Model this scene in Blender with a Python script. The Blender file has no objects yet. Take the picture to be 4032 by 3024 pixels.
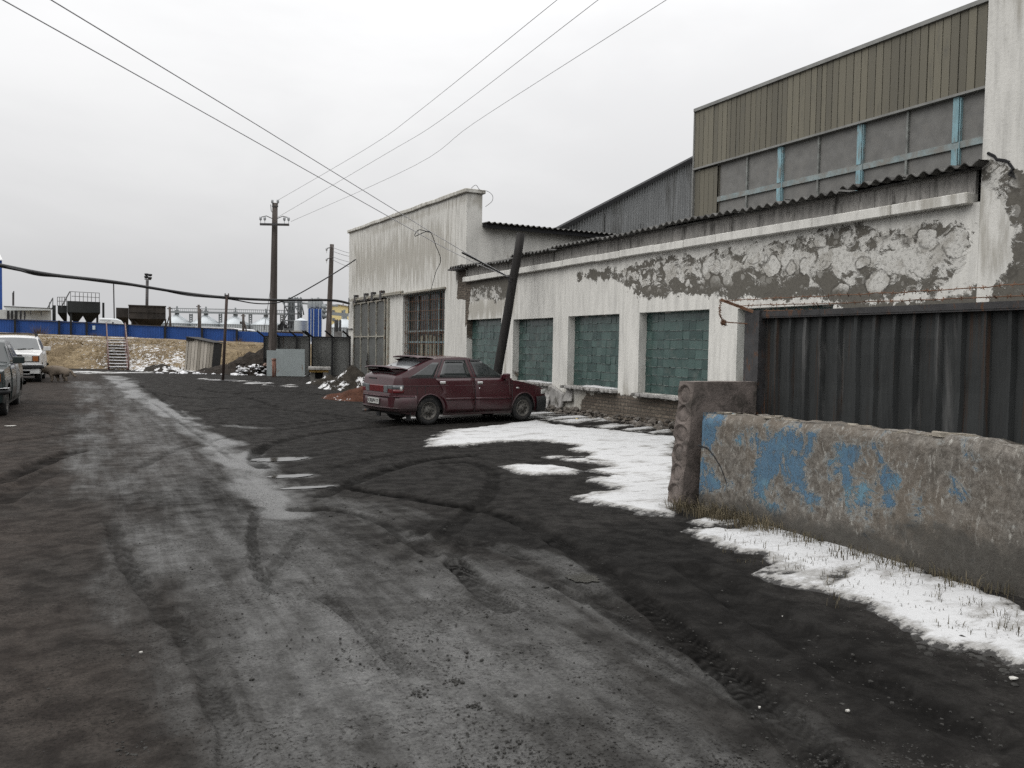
import bpy, bmesh, math, random
import numpy as np
from mathutils import Vector, Matrix
R_ = math.radians
random.seed(7)
scene = bpy.context.scene
COL = scene.collection

# ------------------------------------------------------------------ camera model
FPX, PITCH, ROLL, YAW, EYE = 3261.0, math.atan(.043), .018, R_(27.06), 1.55
SY, CY = math.sin(YAW), math.cos(YAW)

def ray(px, py):
    x = (px-2016)/FPX; y = (py-1512)/FPX
    X = x*math.cos(ROLL)+y*math.sin(ROLL); Y = -x*math.sin(ROLL)+y*math.cos(ROLL)
    fw = math.cos(PITCH)-Y*math.sin(PITCH); z = -math.sin(PITCH)-Y*math.cos(PITCH)
    return (fw*SY+X*CY, fw*CY-X*SY, z)

def onx(px, py, c):
    d = ray(px, py); t = c/d[0]; return (d[1]*t, EYE+d[2]*t)      # (Y, Z) on plane X=c
def ony(px, py, c):
    d = ray(px, py); t = c/d[1]; return (d[0]*t, EYE+d[2]*t)      # (X, Z) on plane Y=c
def at(px, py, dep):
    d = ray(px, py); t = dep/(d[0]*SY+d[1]*CY); return Vector((d[0]*t, d[1]*t, EYE+d[2]*t))
def LD(l, d, z):                                                  # lateral / depth of the view -> world
    return Vector((l*CY+d*SY, -l*SY+d*CY, z))

def sstep(a, b, x):
    t = np.clip((np.asarray(x, float)-a)/(b-a), 0, 1); return t*t*(3-2*t)

def vnoise(x, y, seed=0):
    x = np.asarray(x, float); y = np.asarray(y, float)
    xi = np.floor(x); yi = np.floor(y); xf = x-xi; yf = y-yi
    def h(a, b):
        v = np.sin(a*127.1+b*311.7+seed*74.7)*43758.5453
        return v-np.floor(v)
    u = xf*xf*(3-2*xf); v = yf*yf*(3-2*yf)
    return (h(xi, yi)*(1-u)+h(xi+1, yi)*u)*(1-v)+(h(xi, yi+1)*(1-u)+h(xi+1, yi+1)*u)*v
def fbm(x, y, s=1.0, o=4, seed=0):
    a = .5; r = 0; n = 0
    for k in range(o):
        r = r+a*vnoise(np.asarray(x)*s, np.asarray(y)*s, seed+k*3.1); n += a; a *= .5; s *= 2.03
    return r/n

def gz(x, y):
    x = np.asarray(x, float); y = np.asarray(y, float)
    return .2*sstep(12, 30, y-.7*x)+.05*(fbm(x, y, .35, 2, 5)-.5)*sstep(3, 9, np.hypot(x, y))+.026*(fbm(x, y*.6, .9, 2, 21)-.5)
def g(px, py):
    d = ray(px, py); z = 0.0
    for _ in range(25):
        t = (z-EYE)/d[2]; z = .5*z+.5*float(gz(d[0]*t, d[1]*t))
    t = (z-EYE)/d[2]
    return Vector((d[0]*t, d[1]*t, z))
V2 = 4032/2212.0
def gv(x, y): return g(x*V2, y*V2)

# ------------------------------------------------------------------ materials
def mk(name):
    m = bpy.data.materials.new(name); m.use_nodes = True; t = m.node_tree; t.nodes.clear()
    o = t.nodes.new('ShaderNodeOutputMaterial'); b = t.nodes.new('ShaderNodeBsdfPrincipled')
    t.links.new(b.outputs[0], o.inputs[0])
    return m, t, b
def sock(t, s, v):
    if isinstance(v, bpy.types.NodeSocket): t.links.new(v, s)
    elif v is not None:
        if s.type == 'RGBA' and len(v) == 3: v = (*v, 1)
        s.default_value = v
def math_(t, op, a, b=None, clamp=False):
    n = t.nodes.new('ShaderNodeMath'); n.operation = op; n.use_clamp = clamp
    sock(t, n.inputs[0], a)
    if b is not None: sock(t, n.inputs[1], b)
    return n.outputs[0]
def mix(t, f, a, b, mode='MIX'):
    n = t.nodes.new('ShaderNodeMix'); n.data_type = 'RGBA'; n.blend_type = mode
    sock(t, n.inputs[0], f); sock(t, n.inputs[6], a); sock(t, n.inputs[7], b); return n.outputs[2]
def coord(t, scale=(1, 1, 1), kind='Object'):
    c = t.nodes.new('ShaderNodeTexCoord'); m = t.nodes.new('ShaderNodeMapping'); m.inputs['Scale'].default_value = scale
    t.links.new(c.outputs[kind], m.inputs[0]); return m.outputs[0]
def noise(t, co, s, det=4, rough=.55, dist=0):
    n = t.nodes.new('ShaderNodeTexNoise'); t.links.new(co, n.inputs['Vector']); n.inputs['Scale'].default_value = s
    n.inputs['Detail'].default_value = det; n.inputs['Roughness'].default_value = rough; n.inputs['Distortion'].default_value = dist
    return n.outputs['Fac']
def ramp(t, f, a, b, lo=0, hi=1):
    n = t.nodes.new('ShaderNodeMapRange'); n.clamp = True; n.interpolation_type = 'SMOOTHSTEP'
    sock(t, n.inputs[0], f)
    for i, v in zip((1, 2, 3, 4), (a, b, lo, hi)): sock(t, n.inputs[i], v)
    return n.outputs[0]
def attr(t, name):
    n = t.nodes.new('ShaderNodeAttribute'); n.attribute_name = name; return n.outputs['Fac']
def bump(t, b, h, strength=.3, dist=.02):
    n = t.nodes.new('ShaderNodeBump'); n.inputs['Strength'].default_value = strength; n.inputs['Distance'].default_value = dist
    sock(t, n.inputs['Height'], h); t.links.new(n.outputs[0], b.inputs['Normal'])
def sc(c, k): return tuple(min(1, v*k) for v in c)

def M(name, col, rough=.65, var=.25, scale=3, metal=0., bmp=.15, bscale=40, stretch=(1, 1, 1), rust=None, rustamt=.0, dirt=None, dirtamt=.0, spec=.4, coat=0.):
    m, t, b = mk(name); co = coord(t, stretch)
    n1 = noise(t, co, scale, 6, .6); n2 = noise(t, co, scale*9, 3)
    f = math_(t, 'ADD', math_(t, 'MULTIPLY', n1, .7), math_(t, 'MULTIPLY', n2, .3))
    c = mix(t, ramp(t, f, .32, .68), sc(col, 1-var), sc(col, 1+var))
    if rust:
        n3 = noise(t, coord(t, (stretch[0], stretch[1], stretch[2]*.35)), scale*2.3, 6, .65, .3)
        c = mix(t, ramp(t, n3, .62-rustamt*.3, .70-rustamt*.2), c, rust)
    if dirt:
        n4 = noise(t, co, scale*.8, 7, .7, .4)
        c = mix(t, ramp(t, n4, .60-dirtamt*.35, .75-dirtamt*.2), c, dirt)
    sock(t, b.inputs['Base Color'], c); b.inputs['Metallic'].default_value = metal
    sock(t, b.inputs['Roughness'], ramp(t, n2, .2, .8, max(.05, rough-.12), min(1, rough+.12)))
    b.inputs['Specular IOR Level'].default_value = spec
    if coat: b.inputs['Coat Weight'].default_value = coat; b.inputs['Coat Roughness'].default_value = .12
    if bmp: bump(t, b, noise(t, co, bscale, 5, .65), bmp, .01)
    return m

# ------------------------------------------------------------------ object helpers
ORG = {}
def tag(o, label=None, cat=None, group=None, kind=None):
    for k, v in (('label', label), ('category', cat), ('group', group), ('kind', kind)):
        if v: o[k] = v
    return o
def thing(name, loc, label, cat, group=None, rz=0):
    o = bpy.data.objects.new(name, None); o.empty_display_size = .2; COL.objects.link(o)
    o.location = loc; o.rotation_euler = (0, 0, rz); ORG[o.name] = Vector(loc)
    return tag(o, label, cat, group)

class MB:
    def __init__(s): s.v = []; s.f = []; s.m = []; s.cur = 0; s.sm = []; s.smooth = False
    def add(s, vs, fs):
        n = len(s.v); s.v += [tuple(v) for v in vs]
        for f in fs: s.f.append(tuple(i+n for i in f)); s.m.append(s.cur); s.sm.append(s.smooth)
        return s
    def box(s, c, d, mat=None):
        x, y, z = d[0]/2, d[1]/2, d[2]/2
        vs = [Vector((i*x, j*y, k*z)) for i in (-1, 1) for j in (-1, 1) for k in (-1, 1)]
        if mat is not None: vs = [mat @ v for v in vs]
        c = Vector(c); return s.add([v+c for v in vs], [(0, 1, 3, 2), (4, 6, 7, 5), (0, 4, 5, 1), (2, 3, 7, 6), (0, 2, 6, 4), (1, 5, 7, 3)])
    def bb(s, a, b):
        return s.box([(a[i]+b[i])/2 for i in range(3)], [abs(b[i]-a[i]) for i in range(3)])
    def bar(s, a, b, w, h=None, up=(0, 0, 1)):
        a = Vector(a); b = Vector(b); d = b-a; L = d.length; h = h or w
        if L < 1e-6: return s
        z = d.normalized(); u = Vector(up)
        if abs(z.dot(u)) > .95: u = Vector((1, 0, 0))
        x = u.cross(z).normalized(); y = z.cross(x)
        m = Matrix((x, y, z)).transposed()
        return s.box((a+b)/2, (w, h, L), m)
    def tube(s, pts, r, n=8, cap=True):
        pts = [Vector(p) for p in pts]; N = len(pts); rs = r if isinstance(r, (list, tuple)) else [r]*N
        vs = []; ref = None
        for i, p in enumerate(pts):
            d = (pts[min(i+1, N-1)]-pts[max(i-1, 0)]).normalized()
            if ref is None: ref = Vector((0, 0, 1)) if abs(d.z) < .9 else Vector((1, 0, 0))
            x = ref.cross(d)
            if x.length < 1e-5: x = Vector((1, 0, 0)).cross(d)
            x.normalize(); y = d.cross(x)
            for k in range(n):
                a = 2*math.pi*k/n; vs.append(p+(x*math.cos(a)+y*math.sin(a))*rs[i])
        fs = [(i*n+k, i*n+(k+1) % n, (i+1)*n+(k+1) % n, (i+1)*n+k) for i in range(N-1) for k in range(n)]
        if cap: fs += [tuple(range(n-1, -1, -1)), tuple((N-1)*n+k for k in range(n))]
        o = s.smooth; s.smooth = n > 5; s.add(vs, fs); s.smooth = o; return s
    def lathe(s, prof, c, axis='z', n=24):
        c = Vector(c); vs = []
        for r, h in prof:
            for k in range(n):
                a = 2*math.pi*k/n; p = (r*math.cos(a), r*math.sin(a), h)
                if axis == 'y': p = (p[0], p[2], p[1])
                if axis == 'x': p = (p[2], p[0], p[1])
                vs.append(c+Vector(p))
        N = len(prof)
        fs = [(i*n+k, i*n+(k+1) % n, (i+1)*n+(k+1) % n, (i+1)*n+k) for i in range(N-1) for k in range(n)]
        o = s.smooth; s.smooth = True; s.add(vs, fs); s.smooth = o; return s
    def prism(s, poly, vec):
        n = len(poly); vec = Vector(vec); vs = [Vector(p) for p in poly]; vs += [v+vec for v in vs]
        return s.add(vs, [tuple(range(n-1, -1, -1)), tuple(range(n, 2*n))]+[(i, (i+1) % n, n+(i+1) % n, n+i) for i in range(n)])
    def grid(s, P, close=False):
        r = len(P); c = len(P[0])
        return s.add([p for row in P for p in row], [(i*c+j, i*c+j+1, (i+1)*c+j+1, (i+1)*c+j) for i in range(r-1) for j in range(c-1)])
    def build(s, name, mats, parent=None, attrs=None, fix=True, bevel=0, smooth_angle=None):
        if not isinstance(mats, (list, tuple)): mats = [mats]
        org = Vector((0, 0, 0))
        if parent is not None: org = ORG[parent.name]
        elif s.v:
            a = np.array(s.v); org = Vector(((a[:, 0].min()+a[:, 0].max())/2, (a[:, 1].min()+a[:, 1].max())/2, a[:, 2].min()))
        me = bpy.data.meshes.new(name)
        me.from_pydata([Vector(v)-org for v in s.v], [], s.f)
        for m in mats: me.materials.append(m)
        if len(mats) > 1: me.polygons.foreach_set('material_index', s.m)
        me.polygons.foreach_set('use_smooth', s.sm)
        if fix or bevel or smooth_angle:
            bm = bmesh.new(); bm.from_mesh(me)
            bmesh.ops.remove_doubles(bm, verts=bm.verts, dist=1e-5)
            if bevel:
                es = [e for e in bm.edges if len(e.link_faces) == 2 and e.calc_face_angle(0) > .6]
                bmesh.ops.bevel(bm, geom=es, offset=bevel, segments=1, affect='EDGES', clamp_overlap=True)
            if fix: bmesh.ops.recalc_face_normals(bm, faces=bm.faces)
            if smooth_angle:
                for f in bm.faces: f.smooth = True
                for e in bm.edges: e.smooth = len(e.link_faces) == 2 and e.calc_face_angle(0) < smooth_angle
            bm.to_mesh(me); bm.free()
        if attrs:
            for k, a in attrs.items():
                at_ = me.attributes.new(k, 'FLOAT', 'POINT'); at_.data.foreach_set('value', np.asarray(a, np.float32))
        o = bpy.data.objects.new(name, me); COL.objects.link(o)
        if parent is not None:
            o.parent = parent; ORG[o.name] = org
        else:
            o.location = org; ORG[o.name] = org
        return o
def dup(o, parent=None, loc=None, rz=None, label=None):
    c = o.copy(); COL.objects.link(c)
    if parent: c.parent = parent
    if loc is not None: c.location = loc
    if rz is not None: c.rotation_euler = (0, 0, rz)
    if label: c['label'] = label
    for ch in list(o.children): dup(ch, c)
    return c

def seg_dist(x, y, pts):
    d = np.full(np.shape(x), 1e9)
    for (ax, ay), (bx, by) in zip(pts[:-1], pts[1:]):
        vx, vy = bx-ax, by-ay; L = vx*vx+vy*vy+1e-12
        t = np.clip(((x-ax)*vx+(y-ay)*vy)/L, 0, 1)
        d = np.minimum(d, np.hypot(x-ax-t*vx, y-ay-t*vy))
    return d
def seg_dist2(x, y, pts):    # distance to a line and the length along it
    d = np.full(np.shape(x), 1e9); s = np.zeros(np.shape(x)); acc = 0
    for (ax, ay), (bx, by) in zip(pts[:-1], pts[1:]):
        vx, vy = bx-ax, by-ay; L = vx*vx+vy*vy+1e-12; l_ = math.sqrt(L)
        t = np.clip(((x-ax)*vx+(y-ay)*vy)/L, 0, 1); q = np.hypot(x-ax-t*vx, y-ay-t*vy)
        s = np.where(q < d, acc+t*l_, s); d = np.minimum(d, q); acc += l_
    return d, s
def poly_sd(x, y, pts):      # signed distance, positive inside
    ins = np.zeros(np.shape(x), bool); n = len(pts)
    for i in range(n):
        ax, ay = pts[i]; bx, by = pts[(i+1) % n]
        c = ((ay > y) != (by > y)) & (x < (bx-ax)*(y-ay)/((by-ay) if by != ay else 1e-9)+ax)
        ins ^= c
    d = seg_dist(x, y, list(pts)+[pts[0]])
    return np.where(ins, d, -d)
def spline(pts, n=6):
    out = []; P = [pts[0]]+list(pts)+[pts[-1]]
    for i in range(1, len(P)-2):
        for k in range(n):
            t = k/n
            out.append(tuple(.5*(2*b+(c-a)*t+(2*a-5*b+4*c-d)*t*t+(3*b-a-3*c+d)*t**3) for a, b, c, d in zip(P[i-1], P[i], P[i+1], P[i+2])))
    out.append(tuple(pts[-1])); return out
def sag(a, b, s, n=14):
    a = Vector(a); b = Vector(b)
    return [a.lerp(b, i/n)-Vector((0, 0, s*4*(i/n)*(1-i/n))) for i in range(n+1)]
# ------------------------------------------------------------------ light, sky, camera
scene.view_settings.view_transform = 'Standard'; scene.view_settings.look = 'None'
scene.cycles.use_denoising = False; scene.view_settings.gamma = 1; scene.view_settings.exposure = 0
w = bpy.data.worlds.new("World"); scene.world = w; w.use_nodes = True; t = w.node_tree; t.nodes.clear()
wo = t.nodes.new('ShaderNodeOutputWorld'); bg = t.nodes.new('ShaderNodeBackground'); t.links.new(bg.outputs[0], wo.inputs[0])
SUN_EL, SUN_AZ = R_(50), R_(262)       # azimuth clockwise from +Y: light comes from the left, in front of the facade
sky = t.nodes.new('ShaderNodeTexSky'); sky.sky_type = 'NISHITA'; sky.sun_disc = False
sky.sun_elevation = SUN_EL; sky.sun_rotation = SUN_AZ; sky.air_density = 2; sky.dust_density = 6
hs = t.nodes.new('ShaderNodeHueSaturation'); hs.inputs['Saturation'].default_value = .12; hs.inputs['Value'].default_value = .12
t.links.new(sky.outputs[0], hs.inputs['Color'])
gc = t.nodes.new('ShaderNodeTexCoord'); sx = t.nodes.new('ShaderNodeSeparateXYZ'); t.links.new(gc.outputs['Generated'], sx.inputs[0])
cr = t.nodes.new('ShaderNodeValToRGB'); el = cr.color_ramp
el.elements[0].position = 0; el.elements[0].color = (.62, .625, .635, 1)
el.elements[1].position = 1; el.elements[1].color = (2.5, 2.5, 2.5, 1)
for p_, c_ in ((.08, .68), (.20, .83), (.36, 1.0), (.6, 1.7)):
    e = el.elements.new(p_); e.color = (c_, c_*1.002, c_*1.008, 1)
t.links.new(sx.outputs['Z'], cr.inputs[0])
cn = noise(t, coord(t, (1, 1, 2.5), 'Generated'), 2.2, 5, .55, .3)
cl = mix(t, 1, cr.outputs[0], mix(t, ramp(t, cn, .3, .7), (.94, .94, .945), (1.06, 1.06, 1.06)), 'MULTIPLY')
side = ramp(t, sx.outputs['X'], -.6, .9, .97, 1.10)
cl = mix(t, 1, cl, mix(t, side, (0, 0, 0), (1, 1, 1)), 'MULTIPLY')
sm = t.nodes.new('ShaderNodeVectorMath'); sm.operation = 'MULTIPLY_ADD'
t.links.new(cl, sm.inputs[0]); sm.inputs[1].default_value = (9.4, 9.4, 9.4); t.links.new(hs.outputs[0], sm.inputs[2])
t.links.new(sm.outputs[0], bg.inputs[0]); bg.inputs[1].default_value = .1
sun = bpy.data.lights.new('sun', 'SUN'); sun.energy = .9; sun.angle = R_(50); sun.color = (1, .97, .92)
so = bpy.data.objects.new('sun', sun); COL.objects.link(so)
sd = Vector((math.sin(SUN_AZ)*math.cos(SUN_EL), math.cos(SUN_AZ)*math.cos(SUN_EL), math.sin(SUN_EL)))
so.rotation_euler = sd.to_track_quat('Z', 'Y').to_euler(); so.location = sd*60

cam = bpy.data.cameras.new('camera'); co_ = bpy.data.objects.new('camera', cam); COL.objects.link(co_)
cam.sensor_width = 36; cam.lens = FPX/4032*36; cam.clip_start = .05; cam.clip_end = 6000
Rt = Vector((CY, -SY, 0)); Fw = Vector((SY*math.cos(PITCH), CY*math.cos(PITCH), -math.sin(PITCH)))
Up = Vector((SY*math.sin(PITCH), CY*math.sin(PITCH), math.cos(PITCH)))
r1 = Rt*math.cos(ROLL)+Up*math.sin(ROLL); u1 = Up*math.cos(ROLL)-Rt*math.sin(ROLL)
co_.matrix_world = Matrix(((r1.x, u1.x, -Fw.x, 0), (r1.y, u1.y, -Fw.y, 0), (r1.z, u1.z, -Fw.z, EYE), (0, 0, 0, 1)))
scene.camera = co_

# ------------------------------------------------------------------ ground
def px_line(pts, n=5): return spline([tuple(gv(*p)[:2]) for p in pts], n)
LIGHT = [  # hard, silt-covered wheel lanes of the dirt road: view px line, half width m, strength
 ([(245, 812), (290, 845), (330, 875), (390, 910), (455, 955), (520, 1000), (565, 1045), (600, 1085), (615, 1110)], .36, .95),
 ([(600, 1075), (640, 1130), (690, 1210), (730, 1300), (760, 1420), (790, 1560)], .32, .62),
 ([(565, 1040), (580, 1080), (575, 1140), (590, 1230), (630, 1320)], .22, .6),
 ([(180, 825), (205, 870), (200, 960), (215, 1030), (250, 1070)], .5, .5),
 ([(180, 1060), (260, 1075), (330, 1080)], .3, .45),
 ([(560, 1040), (640, 1085), (720, 1150), (800, 1230), (880, 1330), (960, 1480), (1040, 1659)], .5, .6),
 ([(600, 1110), (700, 1180), (860, 1260), (1010, 1380), (1130, 1520), (1220, 1659)], .3, .45),
 ([(245, 1050), (255, 1180), (290, 1330), (330, 1480), (350, 1590)], .2, .42),
 ([(330, 1110), (400, 1200), (480, 1290), (570, 1400), (640, 1520), (700, 1659)], .45, .55),
 ([(600, 1085), (720, 1085), (820, 1120), (920, 1160)], .3, .6),
 ([(820, 1090), (960, 1150), (1100, 1180), (1260, 1270), (1420, 1390), (1600, 1520), (1760, 1659)], .28, .5),
 ([(700, 1120), (900, 1200), (1050, 1260), (1250, 1390), (1420, 1530), (1540, 1659)], .42, .5),
 ([(590, 1040), (700, 1050), (760, 1040)], .25, .5), ([(570, 995), (640, 985)], .2, .6), ([(590, 1025), (660, 1030)], .16, .75),
 ([(700, 975), (790, 960), (880, 955)], .22, .3), ([(500, 920), (580, 925)], .2, .5), ([(850, 1010), (1000, 1005), (1080, 1030)], .3, .28)]
TRACK = [  # tyre marks: view px line, width m, depth m, darkness
 ([(690, 1050), (800, 1062), (950, 1087), (1080, 1112), (1180, 1155), (1290, 1225), (1400, 1310), (1560, 1440), (1700, 1560), (1800, 1659)], .13, .022, .9),
 ([(695, 1072), (745, 1050), (830, 1018), (930, 993), (1020, 985)], .12, .018, .8),
 ([(960, 1000), (1020, 1000), (1058, 1015), (1066, 1035), (1050, 1075), (1000, 1120), (950, 1165)], .12, .012, .6),
 ([(570, 1010), (548, 990), (580, 962), (690, 936), (860, 918)], .13, .02, .75),
 ([(640, 1098), (690, 1100), (760, 1108), (830, 1130), (880, 1165), (930, 1200)], .08, .014, .6),
 ([(640, 1098), (690, 1100)], .14, .014, .6),
 ([(985, 1215), (1020, 1252), (1060, 1288), (1095, 1312)], .11, .022, .95),
 ([(1002, 1168), (990, 1195), (985, 1215)], .08, .01, .6), ([(1010, 1172), (1070, 1180), (1130, 1205)], .08, .012, .5),
 ([(243, 1130), (262, 1190), (300, 1255), (350, 1320), (400, 1375), (450, 1450), (490, 1560), (510, 1659)], .08, .014, .5),
 ([(556, 1095), (541, 1130), (540, 1185), (552, 1235), (580, 1280)], .03, .012, .5),
 ([(566, 1095), (551, 1130), (550, 1185), (562, 1235), (590, 1280)], .03, .012, .5),
 ([(580, 1240), (620, 1190), (650, 1150)], .05, .01, .35), ([(590, 1245), (630, 1195), (660, 1155)], .03, .01, .3),
 ([(690, 1290), (760, 1345), (830, 1410), (880, 1460)], .03, .01, .35), ([(705, 1288), (775, 1343), (845, 1408), (895, 1458)], .03, .01, .35),
 ([(0, 1042), (70, 1010), (130, 985), (170, 975)], .16, .025, .8), ([(0, 1085), (50, 1052), (110, 1020)], .16, .02, .5), ([(0, 955), (90, 945), (180, 930)], .12, .02, .5),
 ([(1190, 1230), (1330, 1310), (1470, 1410), (1620, 1540), (1740, 1659)], .07, .014, .35),
 ([(1270, 1290), (1420, 1400), (1600, 1530)], .06, .012, .4), ([(300, 1010), (400, 965), (520, 940), (640, 925), (760, 908)], .09, .012, .4),
 ([(340, 850), (420, 860), (520, 858), (600, 880)], .12, .02, .5), ([(400, 905), (480, 915), (600, 918), (740, 905)], .1, .016, .5),
 ([(420, 890), (540, 880), (660, 890), (800, 905)], .12, .018, .5), ([(430, 840), (500, 850), (620, 845), (740, 860)], .14, .02, .5),
 ([(330, 870), (430, 940), (500, 990)], .05, .01, .4), ([(300, 830), (360, 870), (400, 900)], .07, .012, .5),
 ([(940, 1130), (900, 1155), (840, 1170)], .09, .012, .35), ([(1130, 1235), (1200, 1265), (1260, 1300)], .05, .012, .4),
 ([(1500, 1230), (1650, 1330), (1850, 1450), (2100, 1590)], .18, .025, .4), ([(720, 1010), (900, 975), (1060, 962)], .1, .015, .4)]
DARKP = [[(870, 1130), (1080, 1108), (1230, 1150), (1460, 1120), (1480, 1110), (1560, 1180), (1700, 1270), (2000, 1400), (2212, 1480), (2212, 1659), (1900, 1659), (1640, 1500), (1400, 1330), (1200, 1215), (1000, 1170)],
 [(640, 1040), (560, 1010), (545, 985), (640, 950), (800, 905), (1180, 900), (1460, 930), (1470, 1110), (1180, 1130), (900, 1090), (760, 1050)],
 [(430, 830), (560, 815), (760, 860), (820, 900), (640, 940), (480, 900)]]
BROWN = [[(-300, 860), (100, 855), (190, 930), (230, 1030), (210, 1120), (240, 1250), (290, 1420), (310, 1700), (-300, 1700)],
 [(0, 800), (200, 800), (330, 900), (420, 1000), (330, 1050), (240, 1010), (150, 900), (0, 880)]]
PATCH = [([(620, 1120), (430, 1120), (330, 1080), (400, 1030), (480, 1030), (570, 1080)], .5)]

def pud(x, y, rx, ry, seed):
    c = gv(x, y); n = 48; pts = []
    for k in range(n):
        a = 2*math.pi*k/n; r_ = .55+.9*float(fbm(math.cos(a)*1.6+seed, math.sin(a)*1.6, 1.3, 4, seed)); pts.append((c.x+rx*r_*math.cos(a), c.y+ry*r_*math.sin(a)))
    return pts
PUD = [pud(*a) for a in ((598, 991, .40, .17, 1), (628, 1027, .26, .10, 2), (664, 1052, .28, .08, 3), (1258, 1246, .10, .12, 5))]
def ground_mesh():
    a0 = math.degrees(YAW)
    ang = sorted(set([round(x, 4) for x in np.arange(a0-42, a0+42.01, .12)]+[round(x, 4) for x in np.arange(a0-180, a0-42, 4)]+[round(x, 4) for x in np.arange(a0+46, a0+179, 4)]))
    ang = np.radians(np.array(ang)); rad = [.3, .7, 1.1]
    while rad[-1] < 62: rad.append(rad[-1]*1.0068)
    while rad[-1] < 700: rad.append(rad[-1]*1.25)
    rad = np.array(rad); na, nr = len(ang), len(rad)
    A, Rr = np.meshgrid(ang, rad); X = Rr*np.sin(A); Y = Rr*np.cos(A)
    x = X.ravel(); y = Y.ravel(); r = Rr.ravel()
    z = gz(x, y); fade = 1-sstep(40, 60, r)
    inner = r < 65; idx = np.where(inner)[0]; xi, yi = x[idx], y[idx]
    light = np.zeros(len(x)); dark = np.zeros(len(x)); brown = np.zeros(len(x)); dz = np.zeros(len(x))
    wx = xi+.5*(fbm(xi, yi, 1.2, 5, 11)-.5); wy = yi+.5*(fbm(xi, yi, 1.2, 5, 17)-.5); lb = .62+.38*sstep(.34, .62, fbm(xi*1.3, yi*.5, 1.6, 4, 27))
    L = np.zeros(len(xi)); Dk = np.zeros(len(xi)); B = np.zeros(len(xi)); H = np.zeros(len(xi)); T = np.zeros(len(xi))
    for p, hw, s in LIGHT:
        d = seg_dist(wx, wy, px_line(p)); L = np.maximum(L, s*lb*(1-sstep(hw*.25, hw*1.7, d)))
        H -= .006*s*(1-sstep(0, hw*1.3, d))
    base = poly_sd(wx, wy, [tuple(gv(*q)[:2]) for q in [(200, 815), (300, 815), (420, 910), (560, 1030), (700, 1080), (900, 1180), (1150, 1240), (1400, 1380), (1720, 1659), (330, 1659), (260, 1350), (230, 1100), (190, 950)]])
    L = np.maximum(L, .45*sstep(-.3, .7, base))
    for p, ds in zip(DARKP, (1.0, .45, .45)): Dk = np.maximum(Dk, ds*sstep(-.45, .5, poly_sd(wx, wy, [tuple(gv(*q)[:2]) for q in p])))
    for p in BROWN: B = np.maximum(B, sstep(-1.0, 1.2, poly_sd(wx, wy, [tuple(gv(*q)[:2]) for q in p])))
    for p, s in PATCH: Dk = np.maximum(Dk, s*sstep(-.5, .6, poly_sd(wx, wy, [tuple(gv(*q)[:2]) for q in p])))
    ex = xi+.05*(fbm(xi, yi, 7, 2, 3)-.5); ey = yi+.05*(fbm(xi, yi, 7, 2, 4)-.5)
    for p, hw, dep, s in TRACK:
        d, al = seg_dist2(ex, ey, px_line(p)); hw = hw*.82; trd = .72+.28*np.clip(2*np.sin(2*math.pi*(al/.055+d/.07))+.5, -1, 1); trd = np.where(np.hypot(xi, yi) < 7, trd, 1); m_ = 1-sstep(hw*.7, hw*1.12, d)
        brk = sstep(.25, .6, fbm(xi, yi, 3.5, 3, hw*100))*(.5+.5*sstep(.35, .6, fbm(xi, yi, 17, 2, 51)))
        T = np.maximum(T, s*m_*(.45+.55*brk)*trd); H -= dep*m_*(.75+.25*trd); H += dep*.55*np.exp(-((d-hw*1.45)/(hw*.4))**2)
    wr = 1-.7*np.clip(L*1.6, 0, 1)
    rough_ = (fbm(xi, yi, 9, 3, 31)-.5)*.010*(1-sstep(3.5, 8, np.hypot(xi, yi)))*wr
    for pp in PUD:
        k_ = sstep(-.25, .02, poly_sd(xi, yi, pp)); H = H*(1-k_)-.014*k_; rough_ = rough_*(1-k_); L = np.maximum(L, .55*k_)
    light[idx] = L; dark[idx] = np.maximum(Dk*.75, 0); brown[idx] = B; dz[idx] = H+rough_
    trk = np.zeros(len(x)); trk[idx] = T
    z = z+dz*fade
    z[r > 90] -= .3; z[r > 200] -= .8
    v = np.stack([x, y, z], 1); N = len(v)
    i = np.arange(nr-1)[:, None]; j = np.arange(na)[None, :]; j2 = (j+1) % na
    f = np.stack([i*na+j+0*i, i*na+j2, (i+1)*na+j2, (i+1)*na+j], 2).reshape(-1, 4)
    me = bpy.data.meshes.new('ground'); me.vertices.add(N+1); me.vertices.foreach_set('co', np.vstack([v, [[0, 0, 0]]]).astype(np.float32).ravel())
    tri = np.stack([np.arange(na), np.full(na, N), (np.arange(na)+1) % na], 1)
    nl = f.size+tri.size; me.loops.add(nl); me.loops.foreach_set('vertex_index', np.concatenate([f[:, ::-1].ravel(), tri[:, ::-1].ravel()]).astype(np.int32))
    me.polygons.add(len(f)+na); st = np.concatenate([np.arange(len(f))*4, f.size+np.arange(na)*3]).astype(np.int32)
    me.polygons.foreach_set('loop_start', st)
    me.polygons.foreach_set('use_smooth', np.ones(len(f)+na, bool)); me.update(); me.validate()
    for k, a in (('light', light), ('dark', dark), ('brown', brown), ('track', trk)):
        q = me.attributes.new(k, 'FLOAT', 'POINT'); q.data.foreach_set('value', np.append(a, 0).astype(np.float32))
    return me

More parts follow.
